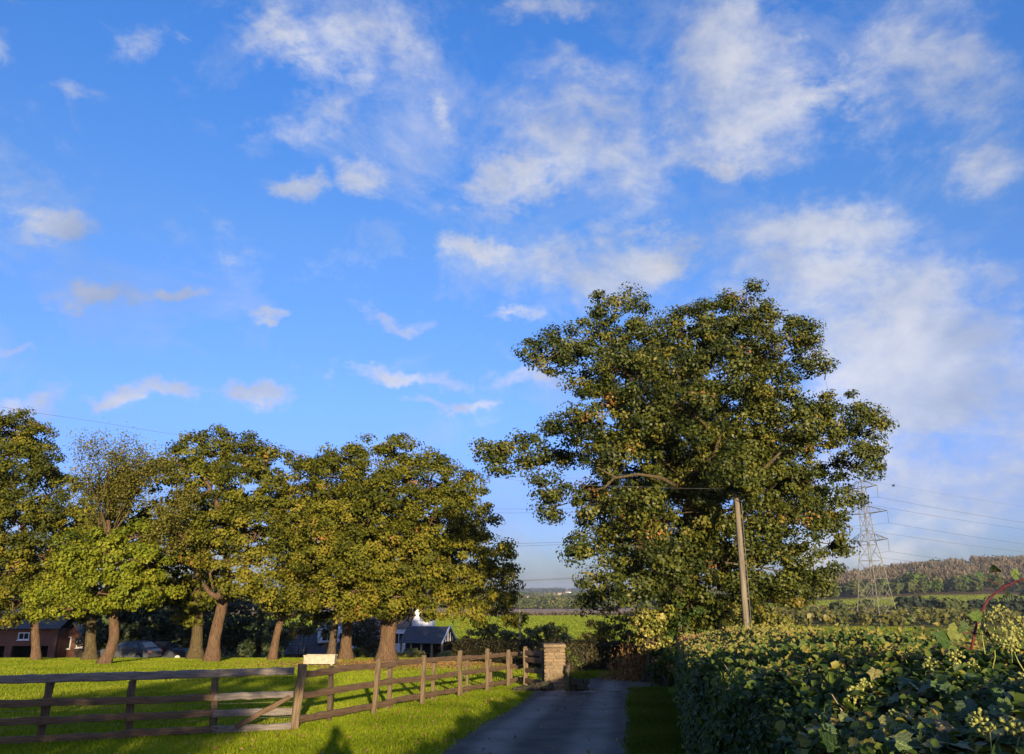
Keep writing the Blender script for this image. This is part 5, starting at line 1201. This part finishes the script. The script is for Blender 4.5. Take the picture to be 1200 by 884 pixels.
wood('rough_scrub', 'rough olive scrub in the dip below the pasture', xy, 1.0, 2.2, 60, 'olive_leaf', .6)
xy = fan(420, 195, 415, .27, .85); wood('scrub_belt', 'tawny scrub and hedges between the meadow and the hill field', xy, 3.2, 4.5, 40, 'olive_leaf', .45)
def far_tree(label, x, y, Y, h, w_, mat, col, group, nq=340):
    b = gp(at(x, y, Y)[0], Y); t = thing('field_tree', b, label, 'tree', group)
    m_ = MB(); m_.tube([(0, 0, -.2), (0, 0, h * .3), (.1, 0, h * .6)], [h * .04, h * .03, h * .015], 7); m_.build('trunk', M['bark_dark'], t, world=False)
    V, F, tt = far_tree_np(np.zeros((6, 3)) + np.concatenate([rng.normal(0, w_ * .22, (6, 2)), rng.normal(0, h * .05, (6, 1))], 1), np.full(6, h) * rng.uniform(.7, 1.05, 6), np.full(6, w_ * .6), nq // 6, col=col)
    V = V  # crown
    setp(link('crown', np_mesh('crown', V, F, tint=tt), M[mat], t), kind='stuff'); return t
G = 'hedgerow trees below the hill'
for lb, x, Y, hpx, wpx, mat, col in (
    ('dark round hedgerow tree just right of the pylon legs', 1062, 300, 26, 34, 'far_dark', .5), ('dark hedgerow tree in front of the pale hill field', 1092, 310, 22, 30, 'far_dark', .4),
    ('brown-green hedgerow tree left of the bramble cane', 1122, 300, 22, 34, 'far_leaf', .3), ('dark hedgerow tree behind the bramble cane', 1152, 320, 20, 30, 'far_dark', .5),
    ('dark tree at the right edge below the hill field', 1190, 290, 26, 36, 'far_dark', .6), ('low olive tree between the big oak and the pylon', 985, 270, 22, 30, 'far_leaf', .3), ('dusky tree seen through the pylon legs', 1012, 330, 18, 26, 'far_leaf', .2)):
    k_ = mpp(720, Y); far_tree(lb, x, 720, Y, hpx * k_, wpx * k_, mat, col, G)
for lb, x, Y, hpx, wpx, mat, col in (
    ('bright green round tree at the foot of the hillside wood', 1077, 590, 30, 24, 'far_green', .5), ('dark conifer group left of the bright green tree', 1058, 600, 26, 16, 'far_dark', .5),
    ('yellow-green tree at the wood edge near the pylon', 1043, 590, 18, 14, 'far_green', .7), ('green tree at the wood edge above the bramble cane', 1140, 590, 18, 16, 'far_green', .5), ('small green tree at the wood edge right of the bright one', 1100, 585, 16, 14, 'far_green', .2), ('olive tree at the wood edge near the right side', 1170, 590, 22, 16, 'far_green', .2)):
    k_ = mpp(705, Y); far_tree(lb, x, 705, Y, hpx * k_, wpx * k_, mat, col, 'trees along the wood edge')
for lb, x, Y, hpx, wpx in (('small dark conifer clump in the valley gap', 651, 900, 7, 6), ('larger dark conifer clump in the valley gap', 671, 900, 8, 12)):
    k_ = mpp(700, Y); far_tree(lb, x, 703, Y, hpx * k_, wpx * k_, 'far_dark', .6, 'valley conifers', 200)
# the town in the valley: each building a thing of its own
TOWN = [('long low white shed at the left of the valley gap', 601, 1100, 14, 3.2, 'cream_paint'), ('short pale shed beside the long white shed', 618, 1120, 6, 2.6, 'cream_paint'), ('pale house right of the sheds in the valley', 629, 1150, 4, 2.4, 'brick'), ('cream house at the end of the valley row', 636, 1140, 3.4, 2.8, 'cream_paint'),
        ('white block at the left of the distant town', 634, 1900, 3.5, 2.6, 'white_paint'), ('long white terrace in the distant town', 642, 1950, 8, 2.4, 'cream_paint'), ('white house with gable in the distant town', 650, 1900, 3, 3.2, 'white_paint'), ('tall pale block in the distant town', 656, 1920, 5, 3.6, 'cream_paint'), ('pale flats at the right of the distant town', 663, 1900, 6, 3.0, 'cream_paint'),
        ('big white building on the skyline of the town', 666, 2500, 6, 4.0, 'white_paint'), ('cream terrace right of the town by the oak leaves', 682, 1500, 8, 2.6, 'cream_paint'), ('brick row below the cream terrace', 676, 1350, 7, 2.2, 'brick'), ('cream house half hidden by oak leaves', 690, 1480, 5, 2.6, 'cream_paint')]
for lb, x, Y, wpx, hpx, mat in TOWN:
    b = gp(at(x, 700, Y)[0], Y); k_ = mpp(698, Y); wM, hM = wpx * k_, hpx * k_; t = thing('town_building', b, lb, 'building', 'buildings of the distant town')
    lobj('wall', M[mat], t, lambda m_: m_.box((0, 0, hM * .35 + 1.5), (wM, 9, hM * .7 + 3)))
    lobj('roof', M['tile'], t, lambda m_: [m_.add([(p[0], p[1], p[2]) for p in q_.v], q_.f) for q_ in [MB()] if gable_prism(q_, wM + .6, 10, hM * .7 + 3.003, hM + 3.6) is None])
    for k in range(max(1, int(wM / 7))): lobj('window', M['glass'], t, lambda m_: m_.box((-wM / 2 + wM * (k + .5) / max(1, int(wM / 7)), -4.52, hM * .5 + 1), (1.6, .1, 1.5)))
# a bare stake by the lane hedge
sk = gp(at(609, 750, 40)[0], 40); sko = thing('stake', sk, 'thin pale stake standing behind the fence end', 'stake'); m_ = MB(); m_.tube([(0, 0, -.2), (.02, 0, 1.4), (.0, 0, 2.5)], [.05, .045, .04], 7); m_.build('shaft', M['timber_pale'], sko, world=False); m_ = MB(); m_.tube([(0, 0, 2.48), (0, 0, 2.62)], [.055, .03], 7); m_.build('cap', M['metal'], sko, world=False)
# bird
bp = at(1047, 570, 90); bd = thing('bird', bp, 'tiny dark bird in flight right of the pylon top', 'bird')
m_ = MB(); m_.tube([(-.22, 0, 0), (-.1, 0, .02), (.05, 0, .03), (.17, 0, .04), (.24, 0, .04)], [.012, .05, .06, .04, .008], 8); m_.build('body', M['feather'], bd, world=False, smooth=True)
for sg in (-1, 1): m_ = MB(); m_.add([(-.08, sg * .04, .04), (.08, sg * .04, .05), (.05, sg * .25, .22), (-.06, sg * .24, .2), (.0, sg * .45, .26)], [(0, 1, 2, 3), (3, 2, 4)]); m_.build('wing', M['feather'], bd, world=False)

# ------------------------------------------------------------------ unseen trees and shrub behind the viewer, placed to shade paddock, hedge and stable
def shade_tree(label, x, y, h, w_, group=None):
    b = gp(x, y); lob = [(b + np.array([rng.normal(0, w_ * .22), rng.normal(0, w_ * .18), h * f]), np.array([w_ * .3, w_ * .3, h * .17]), 1.0) for f in (.45, .55, .62, .70, .80, .86, .5)]
    return tree('unseen_tree', label, b, [b, b + (0, 0, h * .3), b + (.1, 0, h * .7)], [.16, .13, .06], lob, 'dark_leaf', 'bark_dark', 2.2, 60, .4, .14, .09, group)
shade_tree('small leafy garden tree left of the viewpoint, shading the paddock', -2.5, -6.0, 4.3, 5.0)
bt = gp(-25., -20.)  # unseen tree added only to shade the brick stable
lob = [(bt + np.array([rng.uniform(-6.5, 6.5), rng.uniform(-3, 3), rng.uniform(4.0, 11.8)]), np.array([2.6, 2.4, 2.2]), 1.0) for _ in range(30)]
tree('unseen_tree', 'large unseen tree added far behind the viewpoint to shade the brick stable', bt, [bt, bt + (0, 0, 3), bt + (.3, 0, 9.5)], [.5, .4, .2], lob, 'dark_leaf', 'bark_dark', .8, 26, .8, .50, .34)
gb0 = gp(2.7, -2.4); gsh = thing('shade_shrub', gb0, 'broad unseen shrub added behind the viewpoint to shade the near hedge', 'shrub')
lob = [(np.array([x_, -2.4 + rng.normal(0, .2), z_]), np.array([.6, .5, .55]), 1.0) for x_, z_ in ((1.9, 1.3), (2.5, 1.45), (3.1, 1.55), (3.7, 1.6), (2.2, .8), (2.9, .8), (3.6, .8))]  # lobes of the added shrub, shaped to shade the near hedge top
V, F, tint, cl = crown_leaves(lob, 14, 30, .2, .09, .06)
setp(link('foliage', np_mesh('foliage', V - gb0, F, tint=tint), M['dark_leaf'], gsh), kind='stuff')
V, F = tubes_mesh([(bez(gb0 + np.array([rng.normal(0, .2), 0, -.1]), gb0 + np.array([(x_[0] - 2.7) * .3, 0, .8]), x_, 5), np.linspace(.05, .015, 5), 5) for x_, _, _ in lob])
link('stems', np_mesh('stems', V - gb0, F), M['bark_dark'], gsh)

# ------------------------------------------------------------------ the photographer, whose shadow falls on the verge
pe = thing('person', (0.02, -.27, g1(0, -.27)), 'person in dark clothes holding up a camera, shadow falling on the verge', 'person')
J = {}; VV, EE, RD = [], [], []
def jn(p, r, frm=None):
    VV.append(p); RD.append(r); k_ = len(VV) - 1
    if frm is not None: EE.append((frm, k_))
    return k_
pel = jn((0, 0, .95), .15); wst = jn((0, -.01, 1.12), .135, pel); chs = jn((0, -.02, 1.32), .165, wst); nk = jn((0, 0, 1.49), .06, chs); hd = jn((0, .02, 1.60), .085, nk); hd2 = jn((0, .02, 1.70), .075, hd)
for sg in (-1, 1):
    th = jn((sg * .10, 0, .86), .095, pel); kn = jn((sg * .12, .02, .48), .062, th); an = jn((sg * .13, -.01, .09), .042, kn); jn((sg * .15, .13, .04), .036, an)
    sh = jn((sg * .19, -.02, 1.41), .068, chs); el = jn((sg * .27, .10, 1.22), .048, sh); wr = jn((sg * .12, .20, 1.52), .030, el); pa_ = jn((sg * .08, .205, 1.575), .028, wr)
    for f_ in range(4): a_ = jn((sg * .075, .235, 1.60 + .013 * f_), .009, pa_); jn((sg * .045, .245, 1.60 + .014 * f_), .008, a_)
    jn((sg * .05, .19, 1.555), .009, pa_)
me = bpy.data.meshes.new('body'); me.from_pydata(VV, EE, []); me.update(); me.materials.append(M['cloth'])
bo = bpy.data.objects.new('body', me); COL.objects.link(bo); bo.parent = pe
mo = bo.modifiers.new('skin', 'SKIN')
for v_, r_ in zip(me.skin_vertices[0].data, RD): v_.radius = (r_, r_)
me.skin_vertices[0].data[0].use_root = True
su = bo.modifiers.new('subdivision', 'SUBSURF'); su.levels = su.render_levels = 2
m_ = MB(); m_.tube([(0, .0, 1.62), (0, .0, 1.70), (0, .005, 1.76), (0, .01, 1.79)], [.098, .10, .075, .02], 12); m_.build('hair', M['timber'], pe, world=False, smooth=True)
hc = thing('hand_camera', (0.0, -.06, CAMZ), 'small black camera held up by the person', 'camera')
m_ = MB(); m_.box((0, 0, 0), (.12, .04, .075), jit=.002); m_.build('body', M['black'], hc, world=False)
m_ = MB(); m_.box((0, -.002, .047), (.04, .035, .02)); m_.build('viewfinder', M['black'], hc, world=False)

# ------------------------------------------------------------------ air
m, h, out = new_mat('haze_air')
pv = h.n('ShaderNodeVolumePrincipled'); pv.inputs['Color'].default_value = (.74, .83, .94, 1); pv.inputs['Density'].default_value = .00011; pv.inputs['Anisotropy'].default_value = .2
h.t.links.new(pv.outputs[0], out.inputs['Volume'])
hz = MB(); hz.box((0, 0, 9), (20400, 20400, 90)); ho = link('haze', hz.mesh('haze'), m); setp(ho, kind='stuff')
